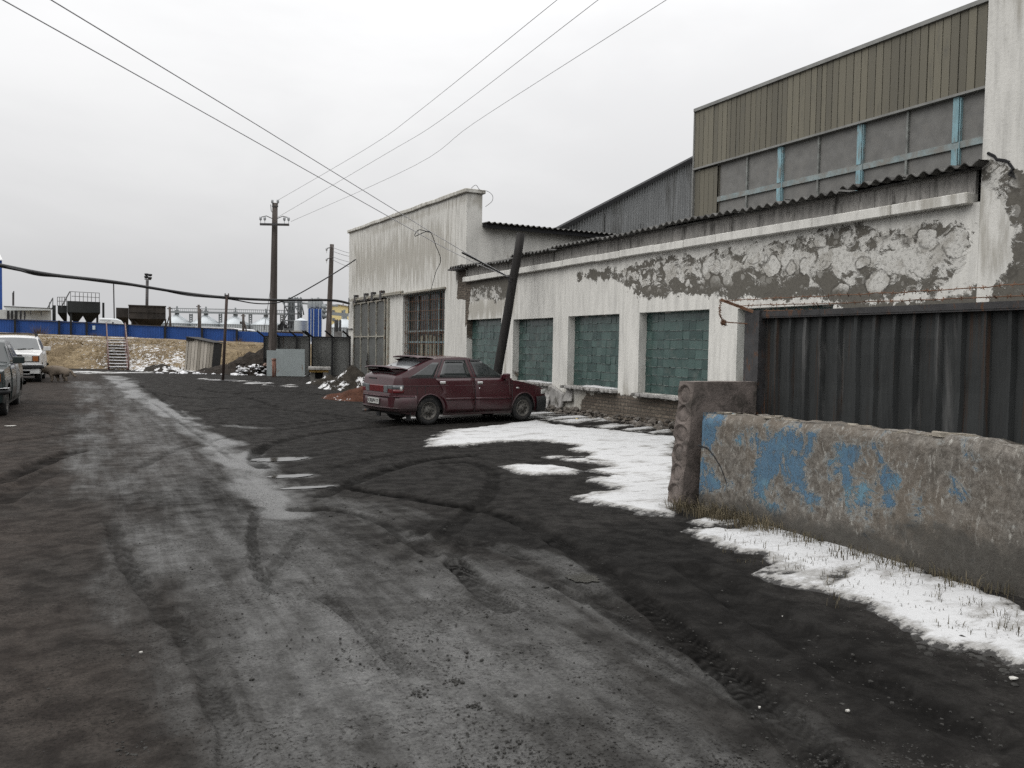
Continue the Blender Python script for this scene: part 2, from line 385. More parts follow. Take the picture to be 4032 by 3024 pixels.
m, t, b = mk('wet_dirt'); co = coord(t)
fine = noise(t, co, 60, 4, .7); mid = noise(t, co, 5, 6, .65, .3); big = noise(t, co, .9, 5, .6, .4)
str_ = noise(t, coord(t, (3.2, .28, 1)), 1.5, 7, .7, .35)
li, dk, br, tr = attr(t, 'light'), attr(t, 'dark'), attr(t, 'brown'), attr(t, 'track')
mud = mix(t, ramp(t, mid, .35, .65), (.014, .013, .0122), (.032, .030, .0278))
mud = mix(t, math_(t, 'MULTIPLY', br, ramp(t, big, .25, .6, .45, 1)), mud, mix(t, ramp(t, mid, .3, .7), (.026, .0215, .019), (.052, .043, .037)))
mud = mix(t, dk, mud, mix(t, ramp(t, mid, .35, .65), (.0045, .0044, .0043), (.0125, .012, .0115)))
lf = math_(t, 'ADD', li, math_(t, 'MULTIPLY', math_(t, 'SUBTRACT', mid, .5), .30)); lf = math_(t, 'ADD', lf, math_(t, 'MULTIPLY', math_(t, 'SUBTRACT', big, .5), .40))
lf = math_(t, 'ADD', lf, math_(t, 'MULTIPLY', math_(t, 'SUBTRACT', str_, .5), .75))
lf = math_(t, 'SUBTRACT', ramp(t, lf, .10, .85), math_(t, 'MULTIPLY', dk, .55), True)
f19 = noise(t, co, 21, 6, .75); ff = math_(t, 'ADD', math_(t, 'MULTIPLY', fine, .55), math_(t, 'MULTIPLY', f19, .45)); mud = mix(t, ramp(t, ff, .40, .60, 0, .45), mud, (.008, .0075, .007))
silt = mix(t, ramp(t, ff, .38, .62), (.030, .0296, .0284), (.084, .083, .079))
c = mix(t, lf, mud, silt)
c = mix(t, math_(t, 'MULTIPLY', tr, ramp(t, mid, .2, .45, .6, 1)), c, (.0032, .0031, .003))
grit = noise(t, co, 46, 4, .8); spk = math_(t, 'MULTIPLY', ramp(t, grit, .555, .61), ramp(t, noise(t, co, 1.7, 5, .65), .38, .58))
lf = math_(t, 'MULTIPLY', lf, math_(t, 'MULTIPLY', math_(t, 'SUBTRACT', 1, math_(t, 'MULTIPLY', tr, .95)), math_(t, 'SUBTRACT', 1, math_(t, 'MULTIPLY', spk, .8))))
c = mix(t, math_(t, 'MULTIPLY', spk, .85), c, (.012, .011, .010))
sock(t, b.inputs['Base Color'], c)
wet = math_(t, 'MULTIPLY', ramp(t, li, .45, .85), lf)
rg = math_(t, 'SUBTRACT', ramp(t, mid, .3, .7, .86, .70), math_(t, 'ADD', math_(t, 'MULTIPLY', lf, .28), math_(t, 'MULTIPLY', wet, .14))); sock(t, b.inputs['Roughness'], rg)
sock(t, b.inputs['Specular IOR Level'], math_(t, 'MULTIPLY', math_(t, 'SUBTRACT', 1, tr), math_(t, 'ADD', .03, math_(t, 'ADD', math_(t, 'MULTIPLY', math_(t, 'MULTIPLY', lf, lf), .42), math_(t, 'MULTIPLY', wet, .18)))))
hh = math_(t, 'ADD', math_(t, 'MULTIPLY', fine, .5), math_(t, 'MULTIPLY', noise(t, co, 19, 5, .7), .55)); hh = math_(t, 'ADD', hh, math_(t, 'MULTIPLY', spk, .5))
bump(t, b, hh, .42, .018)
MUD = m
go = bpy.data.objects.new('ground', ground_mesh()); go.data.materials.append(MUD); COL.objects.link(go)
tag(go, 'dark wet dirt yard with silty wheel lanes and tyre tracks', None, None, 'structure')

# ------------------------------------------------------------------ snow
m, t, b = mk('snow'); co = coord(t)
n1 = noise(t, coord(t, (1, 2.2, 1)), 1.6, 6, .65, .5); n2 = noise(t, co, 30, 4)
ed = attr(t, 'edge'); n3 = noise(t, coord(t, (1.2, 3.2, 1)), 2.3, 7, .75, .4)
c = mix(t, ramp(t, n1, .50, .72), (.44, .443, .445), (.22, .213, .203)); c = mix(t, ramp(t, n3, .56, .66, 0, .8), c, (.12, .115, .106)); c = mix(t, ramp(t, noise(t, co, 45, 4, .75), .58, .72, 0, .6), c, (.22, .21, .195))
ef = math_(t, 'ADD', ed, math_(t, 'MULTIPLY', math_(t, 'SUBTRACT', noise(t, coord(t, (1, 1.8, 1)), 11, 7, .8), .5), .42)); c = mix(t, ramp(t, ef, .045, .10), mix(t, n2, (.012, .0115, .011), (.03, .028, .026)), mix(t, ramp(t, ef, .09, .22), (.22, .215, .205), c))
sock(t, b.inputs['Base Color'], c); b.inputs['Roughness'].default_value = .6; b.inputs['Specular IOR Level'].default_value = .25
bump(t, b, math_(t, 'ADD', n1, math_(t, 'MULTIPLY', n2, .25)), .4, .04); SNOW = m
def snow(pts, cell, label, thick=.03, rag=.35, seed=0, ns=1.6, hole=.0):
    W = [tuple(gv(*p)[:2]) for p in pts]; a = np.array(W); lo = a.min(0)-.3; hi = a.max(0)+.3
    nx, ny = int((hi[0]-lo[0])/cell)+1, int((hi[1]-lo[1])/cell)+1
    X, Y = np.meshgrid(lo[0]+np.arange(nx)*cell, lo[1]+np.arange(ny)*cell)
    # noise stretched along the driving direction so that the edge is streaky
    u = X*.95+Y*.3; v = -X*.3+Y*.95
    m_ = poly_sd(X, Y, W)+.08+rag*(fbm(u*.55, v*1.5, ns, 5, seed)-.5)*2+rag*.35*(fbm(X, Y, 9, 3, seed+5)-.5)*2
    if hole: m_ = np.minimum(m_, (fbm(u*.35, v*1.6, 2.6, 5, seed+9)-hole)*1.1)
    Z = gz(X, Y)+.001+np.minimum(thick, np.clip(m_-.03, -.05, 1)*.22)+.012*(fbm(X, Y, 5, 3, seed+2)-.5)*sstep(0, .15, m_)
    keep = (m_ > 0); ck = keep[:-1, :-1] | keep[1:, :-1] | keep[:-1, 1:] | keep[1:, 1:]
    used = np.full(X.shape, -1, int); vs = []; fs = []; es = []
    ii, jj = np.where(ck)
    for i, j in zip(ii, jj):
        q = []
        for p in ((i, j), (i, j+1), (i+1, j+1), (i+1, j)):
            if used[p] < 0: used[p] = len(vs); vs.append((X[p], Y[p], Z[p])); es.append(m_[p])
            q.append(used[p])
        fs.append(tuple(q))
    mb = MB(); mb.smooth = True; mb.add(vs, fs); o = mb.build('snow', SNOW, {'edge': es}) if 0 else mb.build('snow', SNOW, None, {'edge': es}, fix=False)
    return tag(o, label, None, None, 'stuff')
snow([(935, 946), (1000, 930), (1100, 914), (1160, 909), (1260, 924), (1380, 939), (1462, 944), (1470, 1060), (1462, 1100), (1440, 1112), (1390, 1108), (1310, 1088), (1262, 1077), (1340, 1062), (1290, 1040), (1350, 1028), (1300, 1018), (1350, 1010), (1190, 990), (1290, 997), (1260, 975), (1250, 963), (1190, 953), (1120, 955), (1000, 964), (940, 964)], .035, 'large thin snow patch between the maroon car and the concrete slab', .02, .3, 1)
snow([(1085, 1008), (1130, 1004), (1200, 1007), (1248, 1016), (1240, 1024), (1150, 1026), (1100, 1020)], .03, 'small snow strip alone on the dark dirt in the middle', .03, .12, 2)
snow([(1500, 1148), (1560, 1146), (1610, 1150), (1640, 1112), (1700, 1138), (1800, 1172), (1950, 1213), (2120, 1283), (2250, 1330), (2260, 1440), (2120, 1408), (2000, 1370), (1960, 1348), (1830, 1300), (1760, 1285), (1690, 1258), (1650, 1242), (1690, 1226), (1610, 1200), (1560, 1185)], .018, 'snow bank with grass poking through along the peeling blue wall', .022, .24, 3, 2.6, .24)
snow([(1050, 893), (1120, 888), (1200, 893), (1300, 905), (1460, 932), (1460, 945), (1300, 925), (1180, 908), (1060, 902)], .035, 'broken snow along the foot of the brick plinth', .03, .2, 4, 1.8, .47)
snow([(860, 905), (940, 897), (990, 900), (960, 910), (880, 913)], .03, 'thin snow scraps beside the rear wheel of the maroon car', .02, .2, 6, 1.8, .5)
snow([(1180, 988), (1290, 985), (1330, 1000), (1250, 1000)], .03, 'ragged snow flecks beside the large snow patch', .02, .15, 8, 1.8, .52)
snow([(1400, 1100), (1500, 1112), (1540, 1125), (1640, 1120), (1560, 1140), (1480, 1128)], .02, 'ragged snow specks at the foot of the hollow slab', .02, .12, 9, 2.8, .5)
snow([(420, 818), (480, 820), (560, 826), (650, 832), (640, 838), (480, 826)], .06, 'thin snow strip at the foot of the dark soil heap', .03, .3, 12, 1.2, .60)
snow([(60, 798), (230, 803), (330, 802), (330, 806), (200, 808), (60, 804)], .07, 'narrow snow line at the foot of the grassy embankment', .03, .2, 13, .8, .50)
# ------------------------------------------------------------------ materials for the buildings
def plaster(name, white=(.56, .55, .52), grime=(.30, .285, .255)):
    m, t, b = mk(name); co = coord(t); d, k, gr = attr(t, 'damage'), attr(t, 'brick'), attr(t, 'grime')
    n = noise(t, co, 2.1, 7, .68, .35); nf = noise(t, co, 17, 5, .7); st = noise(t, coord(t, (1, 2.6, .35)), 2.4, 6, .65, .2)
    base = mix(t, ramp(t, st, .36, .72), white, sc(white, .74)); base = mix(t, ramp(t, nf, .52, .75, 0, .45), base, grime)
    gm = math_(t, 'ADD', gr, math_(t, 'MULTIPLY', math_(t, 'SUBTRACT', st, .5), 1.7))
    base = mix(t, ramp(t, gm, .45, .95, 0, .72), base, mix(t, nf, (.22, .205, .17), (.40, .38, .335)))
    # flaking: bare render with round blisters of paint left on it
    w_ = t.nodes.new('ShaderNodeVectorMath'); w_.operation = 'ADD'; t.links.new(co, w_.inputs[0])
    nn = t.nodes.new('ShaderNodeTexNoise'); nn.inputs['Scale'].default_value = 3.5; nn.inputs['Detail'].default_value = 4; t.links.new(co, nn.inputs['Vector'])
    sb = t.nodes.new('ShaderNodeVectorMath'); sb.operation = 'MULTIPLY_ADD'; t.links.new(nn.outputs['Color'], sb.inputs[0]); sb.inputs[1].default_value = (.24,)*3; sb.inputs[2].default_value = (-.12,)*3
    t.links.new(sb.outputs[0], w_.inputs[1])
    def blist(s, r0):
        vo = t.nodes.new('ShaderNodeTexVoronoi'); vo.inputs['Scale'].default_value = s; t.links.new(w_.outputs[0], vo.inputs['Vector'])
        se = t.nodes.new('ShaderNodeSeparateColor'); t.links.new(vo.outputs['Color'], se.inputs[0])
        dd = math_(t, 'ADD', vo.outputs['Distance'], math_(t, 'ADD', math_(t, 'MULTIPLY', se.outputs[0], .22), ramp(t, se.outputs[1], .60, .64, 0, .6)))
        return ramp(t, dd, r0, r0+.05, 1, 0), ramp(t, math_(t, 'ABSOLUTE', math_(t, 'SUBTRACT', dd, r0+.07)), .0, .07, 1, 0)
    b1, r1_ = blist(2.6, .46); b2, r2_ = blist(6.5, .45)
    ex = ramp(t, math_(t, 'ADD', d, math_(t, 'ADD', math_(t, 'MULTIPLY', math_(t, 'SUBTRACT', n, .5), 1.5), math_(t, 'MULTIPLY', math_(t, 'SUBTRACT', nf, .5), .35))), .49, .55)
    inner = ramp(t, d, .72, 1.0)
    spy = t.nodes.new('ShaderNodeSeparateXYZ'); t.links.new(co, spy.inputs[0]); rt = ramp(t, spy.outputs[1], -1.5, -4.0)
    pat = ramp(t, noise(t, coord(t, (1, .8, 1.2)), 3.6, 9, .72, .8), .47, .56); pat2 = ramp(t, noise(t, co, 11, 6, .7, .5), .50, .58)
    keepw = math_(t, 'MAXIMUM', math_(t, 'MULTIPLY', math_(t, 'MAXIMUM', pat, math_(t, 'MULTIPLY', pat2, .7)), ramp(t, nf, .3, .5, .6, 1)), math_(t, 'MULTIPLY', b1, math_(t, 'MULTIPLY', rt, ramp(t, nf, .3, .5, .7, 1))))
    chk = attr(t, 'chalk'); pat = ramp(t, math_(t, 'ADD', noise(t, coord(t, (1, .8, 1.2)), 3.6, 9, .72, .8), math_(t, 'MULTIPLY', math_(t, 'SUBTRACT', chk, .5), .24)), .50, .56)
    bb_ = math_(t, 'MULTIPLY', math_(t, 'ADD', math_(t, 'MULTIPLY', b1, rt), math_(t, 'MULTIPLY', b2, math_(t, 'SUBTRACT', 1, math_(t, 'MULTIPLY', rt, .7))), True), ramp(t, math_(t, 'ADD', chk, math_(t, 'MULTIPLY', n, .6)), .5, .75))
    keepw = math_(t, 'MULTIPLY', math_(t, 'MAXIMUM', pat, bb_), ramp(t, nf, .3, .5, .65, 1))
    ring = math_(t, 'MULTIPLY', math_(t, 'MULTIPLY', r1_, rt), ramp(t, d, .45, .8))
    bare = mix(t, nf, (.055, .051, .044), (.155, .145, .125))
    chalk = mix(t, nf, sc(white, .62), sc(white, .97)); chalk = mix(t, ramp(t, noise(t, co, 2.7, 7, .7, .6), .46, .62, 0, .62), chalk, (.26, .245, .215))
    flake = mix(t, keepw, bare, chalk); flake = mix(t, math_(t, 'MULTIPLY', math_(t, 'MULTIPLY', ring, ramp(t, nf, .35, .6, .35, 1)), .8), flake, (.06, .055, .048))
    c = mix(t, ex, base, flake)
    br = t.nodes.new('ShaderNodeTexBrick'); mp = t.nodes.new('ShaderNodeMapping'); mp.inputs['Rotation'].default_value = (R_(90), 0, R_(90))
    tc = t.nodes.new('ShaderNodeTexCoord'); sp = t.nodes.new('ShaderNodeSeparateXYZ'); t.links.new(w_.outputs[0], sp.inputs[0])
    sp2 = t.nodes.new('ShaderNodeSeparateXYZ'); t.links.new(co, sp2.inputs[0]); cb = t.nodes.new('ShaderNodeCombineXYZ')
    sock(t, cb.inputs[0], math_(t, 'ADD', math_(t, 'MULTIPLY', sp2.outputs[1], .85), math_(t, 'MULTIPLY', sp.outputs[1], .15)))
    sock(t, cb.inputs[1], math_(t, 'ADD', math_(t, 'MULTIPLY', sp2.outputs[2], .85), math_(t, 'MULTIPLY', sp.outputs[2], .15)))
    t.links.new(cb.outputs[0], br.inputs['Vector']); br.inputs['Scale'].default_value = 1; br.inputs['Brick Width'].default_value = .25; br.inputs['Row Height'].default_value = .077
    br.inputs['Mortar Size'].default_value = .012; br.inputs['Mortar Smooth'].default_value = .4
    br.inputs['Color1'].default_value = (.20, .165, .13, 1); br.inputs['Color2'].default_value = (.105, .083, .066, 1); br.inputs['Mortar'].default_value = (.085, .078, .066, 1)
    bk = mix(t, ramp(t, nf, .35, .62, 0, .8), br.outputs[0], (.065, .058, .05))
    bm_ = ramp(t, math_(t, 'ADD', k, math_(t, 'MULTIPLY', math_(t, 'SUBTRACT', n, .5), .9)), .47, .53)
    c = mix(t, bm_, c, bk)
    sock(t, b.inputs['Base Color'], c); b.inputs['Roughness'].default_value = .9; b.inputs['Specular IOR Level'].default_value = .2
    h = math_(t, 'SUBTRACT', math_(t, 'MULTIPLY', nf, .35), math_(t, 'MULTIPLY', ex, math_(t, 'SUBTRACT', 1, keepw)))
    h = math_(t, 'SUBTRACT', h, math_(t, 'MULTIPLY', bm_, math_(t, 'ADD', .8, math_(t, 'MULTIPLY', br.outputs['Fac'], 1.3))))
    bump(t, b, h, .6, .022); return m
PLASTER = plaster('peeling_plaster', (.60, .59, .555)); PLASTER2 = plaster('stained_plaster', (.57, .56, .525))
CONC = M('grey_concrete', (.27, .262, .25), .9, .3, 4, 0, .3, 30, dirt=(.09, .085, .075), dirtamt=.35)
SLATE = M('old_cement_sheet', (.10, .098, .092), .9, .4, 3, 0, .2, 40, dirt=(.03, .028, .026), dirtamt=.5)
SLATEB = M('weathered_board', (.27, .26, .245), .9, .3, 3, 0, .2, 30, (1, 3, .5), dirt=(.05, .047, .042), dirtamt=.3)
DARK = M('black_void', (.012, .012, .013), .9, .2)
STEEL = M('dark_steel', (.045, .044, .045), .6, .35, 6, .2, .15, 60, rust=(.09, .045, .025), rustamt=.2)
RUST = M('rusty_steel', (.12, .062, .035), .8, .4, 8, .1, .3, 60)
GALV = M('zinc_sheet', (.36, .375, .385), .5, .22, 3, .35, .06, 30, (1, 1, .3))
YELL = M('yellowed_steel', (.27, .262, .225), .7, .25, 6, 0, .15, 50, rust=(.17, .10, .055), rustamt=.3)
TIN = M('grey_painted_sheet', (.098, .101, .096), .6, .15, 2, .1, .08, 40, dirt=(.075, .07, .06), dirtamt=.25)
WOODD = M('tarred_wood', (.014, .0125, .0115), .85, .5, 5, 0, .5, 26, (4, 4, .25))
CABLE = M('black_cable', (.012, .012, .013), .6, .2)
WIREL = M('pale_aluminium_wire', (.42, .42, .43), .6, .05, metal=.1, bmp=0)
WIREM = M('steel_cable_grey', (.40, .40, .41), .6, .1, bmp=0)
WIREG = M('grey_wire', (.16, .16, .165), .6, .1, metal=.3)

def island(name, c1, c2, rough=.3, spec=.5, bmp=.1, dirt=None, metal=0, bscale=25, stretch=(1, 1, 1)):
    m, t, b = mk(name); ge = t.nodes.new('ShaderNodeNewGeometry'); co = coord(t, stretch); n = noise(t, co, 9, 5, .65)
    c = mix(t, math_(t, 'ADD', math_(t, 'MULTIPLY', ge.outputs['Random Per Island'], .75), math_(t, 'MULTIPLY', n, .25)), c1, c2)
    if dirt: c = mix(t, ramp(t, noise(t, co, 4, 6, .7), .5, .78, 0, .8), c, dirt)
    sock(t, b.inputs['Base Color'], c); sock(t, b.inputs['Roughness'], ramp(t, n, .3, .7, rough-.08, rough+.12)); b.inputs['Specular IOR Level'].default_value = spec; b.inputs['Metallic'].default_value = metal
    bump(t, b, noise(t, co, bscale, 4), bmp, .01); return m
GLASSB = island('green_glass_tile', (.013, .034, .031), (.055, .095, .086), .22, .5, .3, (.085, .10, .09))
EDGE_LIGHT = M('lit_tile_edge', (.16, .19, .18), .6, .3, 8, bmp=0)  # pale colour standing for light caught along the tiles' lower edges
BOARDS = island('tan_grey_board', (.108, .101, .082), (.178, .165, .128), .8, .25, .12, (.10, .097, .085), 0, 40, (1, 2, .4))

def wall_grid(mb, X, y0, y1, z0, z1, holes, step=.1, axis='x', depth=.28, top=None, flip=False):
    ys = set(np.round(np.linspace(y0, y1, max(2, int((y1-y0)/step)+1)), 4)); zs = set(np.round(np.linspace(z0, z1, max(2, int((z1-z0)/step)+1)), 4))
    for a, b_, c, d in holes: ys |= {a, b_}; zs |= {c, d}
    ys = sorted(v for v in ys if y0 <= v <= y1); zs = sorted(v for v in zs if z0 <= v <= z1)
    P = lambda y, z, dx=0: (X+dx, y, z) if axis == 'x' else (y, X+dx, z)
    ix = {}; vs = []; fs = []
    def vid(i, j):
        if (i, j) not in ix:
            z = zs[j]
            if top: z = z0+(z-z0)*(top(ys[i])-z0)/(z1-z0) if not holes else (z if z < z1-.5 else z+(top(ys[i])-z1)*(z-(z1-.5))/.5)
            ix[i, j] = len(vs); vs.append(P(ys[i], z))
        return ix[i, j]
    for i in range(len(ys)-1):
        for j in range(len(zs)-1):
            cy, cz = (ys[i]+ys[i+1])/2, (zs[j]+zs[j+1])/2
            if any(a < cy < b_ and c < cz < d for a, b_, c, d in holes): continue
            fs.append((vid(i, j), vid(i+1, j), vid(i+1, j+1), vid(i, j+1)))
    mb.add(vs, fs)
    for a, b_, c, d in holes:
        for p, q in (((a, c), (a, d)), ((a, d), (b_, d)), ((b_, d), (b_, c)), ((b_, c), (a, c))):
            mb.add([P(*p), P(*q), P(*q, depth), P(*p, depth)], [(0, 1, 2, 3)])
def masks(o, X, dmg=(), brick=(), grime=(), chalk=(), dsoft=.6, extra=None, axis='x'):
    me = o.data; n = len(me.vertices); c = np.empty(n*3, np.float32); me.vertices.foreach_get('co', c); c = c.reshape(-1, 3)+np.array(ORG[o.name])
    y, z = (c[:, 1], c[:, 2]) if axis == 'x' else (c[:, 0], c[:, 2])
    for nm, ps in (('damage', dmg), ('brick', brick), ('grime', grime), ('chalk', chalk)):
        v = np.zeros(n)
        for p in ps:
            s_ = dsoft
            if isinstance(p, tuple): p, s_ = p
            v = np.maximum(v, np.clip(.5+poly_sd(y, z, p)/s_, 0, 1.2))
        a = me.attributes.new(nm, 'FLOAT', 'POINT'); a.data.foreach_set('value', v.astype(np.float32))
FX = 10.6
def fv(*pts): return [onx(x*V2, y*V2, FX) for x, y in pts]

# ------------------------------------------------------------------ long workshop
ws = thing('workshop_building', (FX, 15, 0), 'long low white workshop with flaking plaster and five green glass windows', 'building')
WIN = [(21.5, 23.96, .66, 2.42), (18.49, 20.74, .66, 2.36), (15.51, 17.74, .66, 2.37), (12.48, 14.75, .64, 2.37), (9.51, 11.7, .64, 2.35)]
mb = MB(); wall_grid(mb, FX, 7.11, 24.08, -.1, 3.62, WIN)
o = mb.build('wall', PLASTER, ws, fix=False)
DMG = [fv((1330, 600), (1350, 577), (1400, 560), (1500, 548), (1600, 535), (1700, 520), (1780, 503), (1900, 490), (1960, 493), (2060, 470), (2090, 500), (2085, 570), (2030, 640), (1960, 640), (1880, 655), (1700, 645), (1560, 645), (1480, 632), (1450, 642), (1400, 645), (1360, 625)),
       fv((1000, 612), (1040, 600), (1100, 592), (1100, 640), (1082, 652), (1040, 645), (1003, 655)), fv((1248, 588), (1330, 580), (1330, 600), (1250, 603)),
       fv((1840, 655), (1960, 648), (2090, 640), (2160, 605), (2212, 520), (2212, 700), (1840, 690))]
BRK = [[(10.2, -.3), (17.2, -.3), (17.0, .42), (16.0, .60), (14.0, .56), (12.4, .58), (10.3, .5)], [(23.85, 2.35), (24.3, 2.1), (24.3, 3.9), (23.7, 3.9), (23.75, 3.0)], [(20.4, .35), (20.9, .3), (20.9, .66), (20.4, .66)]]
GRM = [([(7, -.2), (24.2, -.2), (24.2, .5), (20, .55), (17.6, .75), (7, .7)], .9), ([(21.0, .6), (21.5, .6), (21.5, 1.5), (21.1, 1.5)], .9), (fv((1000, 640), (1120, 620), (1120, 690), (1000, 700)), .8)]
CHK = [(fv((1345, 590), (1480, 556), (1640, 524), (1780, 505), (1960, 490), (2100, 470), (2110, 600), (2010, 625), (1900, 612), (1750, 604), (1600, 592), (1450, 612), (1375, 608)), .7), (fv((1003, 640), (1040, 625), (1082, 625), (1078, 655), (1010, 655)), .5)]
masks(o, FX, DMG, BRK, GRM, CHK)
tw = MB(); wall_grid(tw, FX, 1.5, 7.108, -.1, 9.2, [], .11); tw.bb((FX+.02, 1.5, -.1), (14.5, 7.1, 9.2))
o = tw.build('end_tower', PLASTER, ws, fix=False)
masks(o, FX, chalk=[(fv((2060, 300), (2150, 340), (2190, 480), (2160, 610), (2060, 660)), .8)], dmg=[(fv((2090, 330), (2212, 365), (2330, 380), (2400, 700), (2120, 690), (2150, 610), (2183, 560), (2180, 480), (2150, 420), (2100, 380)), .3)], grime=[(fv((2130, -60), (2300, -60), (2300, 60), (2180, 40)), .8), (fv((2060, 420), (2140, 340), (2180, 560), (2080, 640)), .9)])
mb = MB()
for pl in ([(3890, 603), (3915, 615), (3925, 628), (3955, 632), (3975, 640)], [(3975, 645), (3990, 665), (3975, 685), (3998, 700), (3985, 672)]):
    mb.tube([(FX-.004, *onx(x, y, FX)) for x, y in pl], .022, 5)
mb.build('crack', DARK, ws)
mb = MB(); y = 7.2
while y < 24.0:
    L = random.uniform(.9, 1.8); y2 = min(24.05, y+L); j = random.uniform(-.008, .008)
    mb.bb((FX-.14+j, y+.004, 3.60+j), (FX+.1, y2-.004, 3.755+j)); y = y2
o = mb.build('cornice', PLASTER, ws, bevel=.012); masks(o, FX, [], [], [([(7, 3.5), (9.5, 3.5), (9.5, 3.9), (7, 3.9)], .8)])
mb = MB(); y = 7.2
while y < 24.0:
    y2 = min(24.05, y+random.uniform(.6, 1.1)); mb.bb((FX+.03+random.uniform(-.006, .006), y+.005, 3.74), (FX+.09, y2, 4.06)); y = y2
mb.build('fascia', SLATEB, ws)
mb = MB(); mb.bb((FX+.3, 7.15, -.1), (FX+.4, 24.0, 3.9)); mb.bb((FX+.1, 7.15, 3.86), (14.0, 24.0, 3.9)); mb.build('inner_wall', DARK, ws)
def corr(mb, y0, y1, x0, x1, z0, slope, amp=.026, pitch=.2, th=.012, nx=3, axis='x', per=10):
    n = int((y1-y0)/pitch*per)+1
    for s_, off in ((1, 0), (-1, -th)):
        rows = []
        for i in range(nx+1):
            x = x0+(x1-x0)*i/nx
            rows.append([((x, y, z0+(x-x0)*slope+amp*math.cos(2*math.pi*y/pitch)+off) if axis == 'x' else (y, x, z0+(x-x0)*slope+amp*math.cos(2*math.pi*y/pitch)+off)) for y in np.linspace(y0, y1, n)])
        mb.grid(rows)
    ys = np.linspace(y0, y1, n)
    P = lambda y, o_: ((x0, y, z0+amp*math.cos(2*math.pi*y/pitch)+o_) if axis == 'x' else (y, x0, z0+amp*math.cos(2*math.pi*y/pitch)+o_))
    mb.grid([[P(y, 0) for y in ys], [P(y, -th) for y in ys]])
mb = MB(); y = 7.0; k = 0
while y < 24.7:
    y2 = min(y+1.13, 24.9); j = random.uniform(-.018, .018); sag_ = .03*math.sin(k*1.7)
    if 19.6 < y < 22.6: corr(mb, y, y2-.01, FX-.22, FX+3.0, 4.02+j-random.uniform(0, .07), .25+random.uniform(-.03, .05), .03, .2, .014)
    else: corr(mb, y, y2-.004, FX-.24+j, FX+3.6, 4.10+j+sag_*.5, .07, .03, .2, .014)
    y = y2; k += 1
mb.bb((FX-.06, 7.12, 4.05), (FX+.02, 24.2, 4.075))
mb.build('roof', SLATE, ws)
mb = MB(); mb.bb((FX-.35, 24.0, 4.0), (FX+.1, 24.75, 4.045)); mb.build('roof_batten', STEEL, ws)
for wi, (a, b_, c, d) in enumerate(WIN):
    fr = MB(); X = FX+.2
    for p, q in (((a+.02, c), (a+.02, d)), ((b_-.02, c), (b_-.02, d)), ((a, d-.02), (b_, d-.02)), ((a, c+.02), (b_, c+.02))):
        fr.bar((X+.03, *p), (X+.03, *q), .05, .05)
    W_ = fr.build('window', M('window_putty', (.3, .29, .27), .8, .3) if wi == 0 else bpy.data.materials['window_putty'], ws)
    pm = MB(); nr = 9; rh = (d-c)/nr; rr = random.Random(wi)
    for r in range(nr):
        y = a; z = c+r*rh
        while y < b_:
            gw = (b_-a)/11; w_ = gw*(2 if rr.random() < .06 else 1)
            y0, y1 = max(a, y)+.001, min(b_, y+w_)-.001
            if y1-y0 > .03:
                e = rr.uniform(-.006, .006); dz = rr.uniform(-.011, .011); bot = X-.010+e*.7; tp = X+.004+e*.7
                s1 = rr.uniform(-.006, .006)
                zt = min(z+rh+.02, d)
                pm.add([(bot+s1, y0, z+dz), (bot-s1, y1, z+dz+rr.uniform(-.01, .01)), (tp, y1, zt), (tp, y0, zt), (bot+s1+.007, y0, z+dz), (bot-s1+.007, y1, z+dz), (tp+.007, y1, zt), (tp+.007, y0, zt)],
                       [(0, 3, 2, 1), (4, 5, 6, 7), (0, 1, 5, 4), (1, 2, 6, 5), (2, 3, 7, 6), (3, 0, 4, 7)])
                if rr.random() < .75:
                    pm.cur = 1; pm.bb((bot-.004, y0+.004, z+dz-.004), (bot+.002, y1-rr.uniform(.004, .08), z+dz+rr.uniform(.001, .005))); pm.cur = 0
            y += w_
    pm.bb((X+.05, a, c), (X+.06, b_, d))
    pm.build('pane', [GLASSB, EDGE_LIGHT], W_, fix=False)
    if wi in (1, 2, 3):
        s_ = MB(); n = 22
        for k in range(n):
            y0 = a+(b_-a)*k/n; s_.box((FX+.03+random.uniform(-.02, .02), y0+(b_-a)/n/2, c-.035+random.uniform(-.012, .01)), (.42+random.uniform(-.05, .06), (b_-a)/n+.002, .07))
        s_.build('sill', CONC, W_, bevel=.012)
sn = MB()
for (a, b_, z) in ((18.5, 20.0, .665), (15.55, 17.1, .665)):
    n = 40; rows = []
    for i in range(n+1):
        y = a+(b_-a)*i/n; h = .03*(.4+float(fbm(y, 0, 3, 3, 4)))*min(1, i/4, (n-i)/4); wd = .06+.13*float(fbm(y, 3, 2, 3, 8))
        rows.append([(FX-.02+wd*0, y, z), (FX+.01, y, z+h), (FX+.08, y, z+h*1.3), (FX+.16, y, z+h)])
    s1 = MB(); s1.smooth = True; s1.grid(rows); so_ = s1.build('snow', SNOW, None, {'edge': np.ones(len(s1.v))}, fix=False)
    tag(so_, 'thin line of snow on a green glass window ledge', None, 'snow on the window ledges', 'stuff')

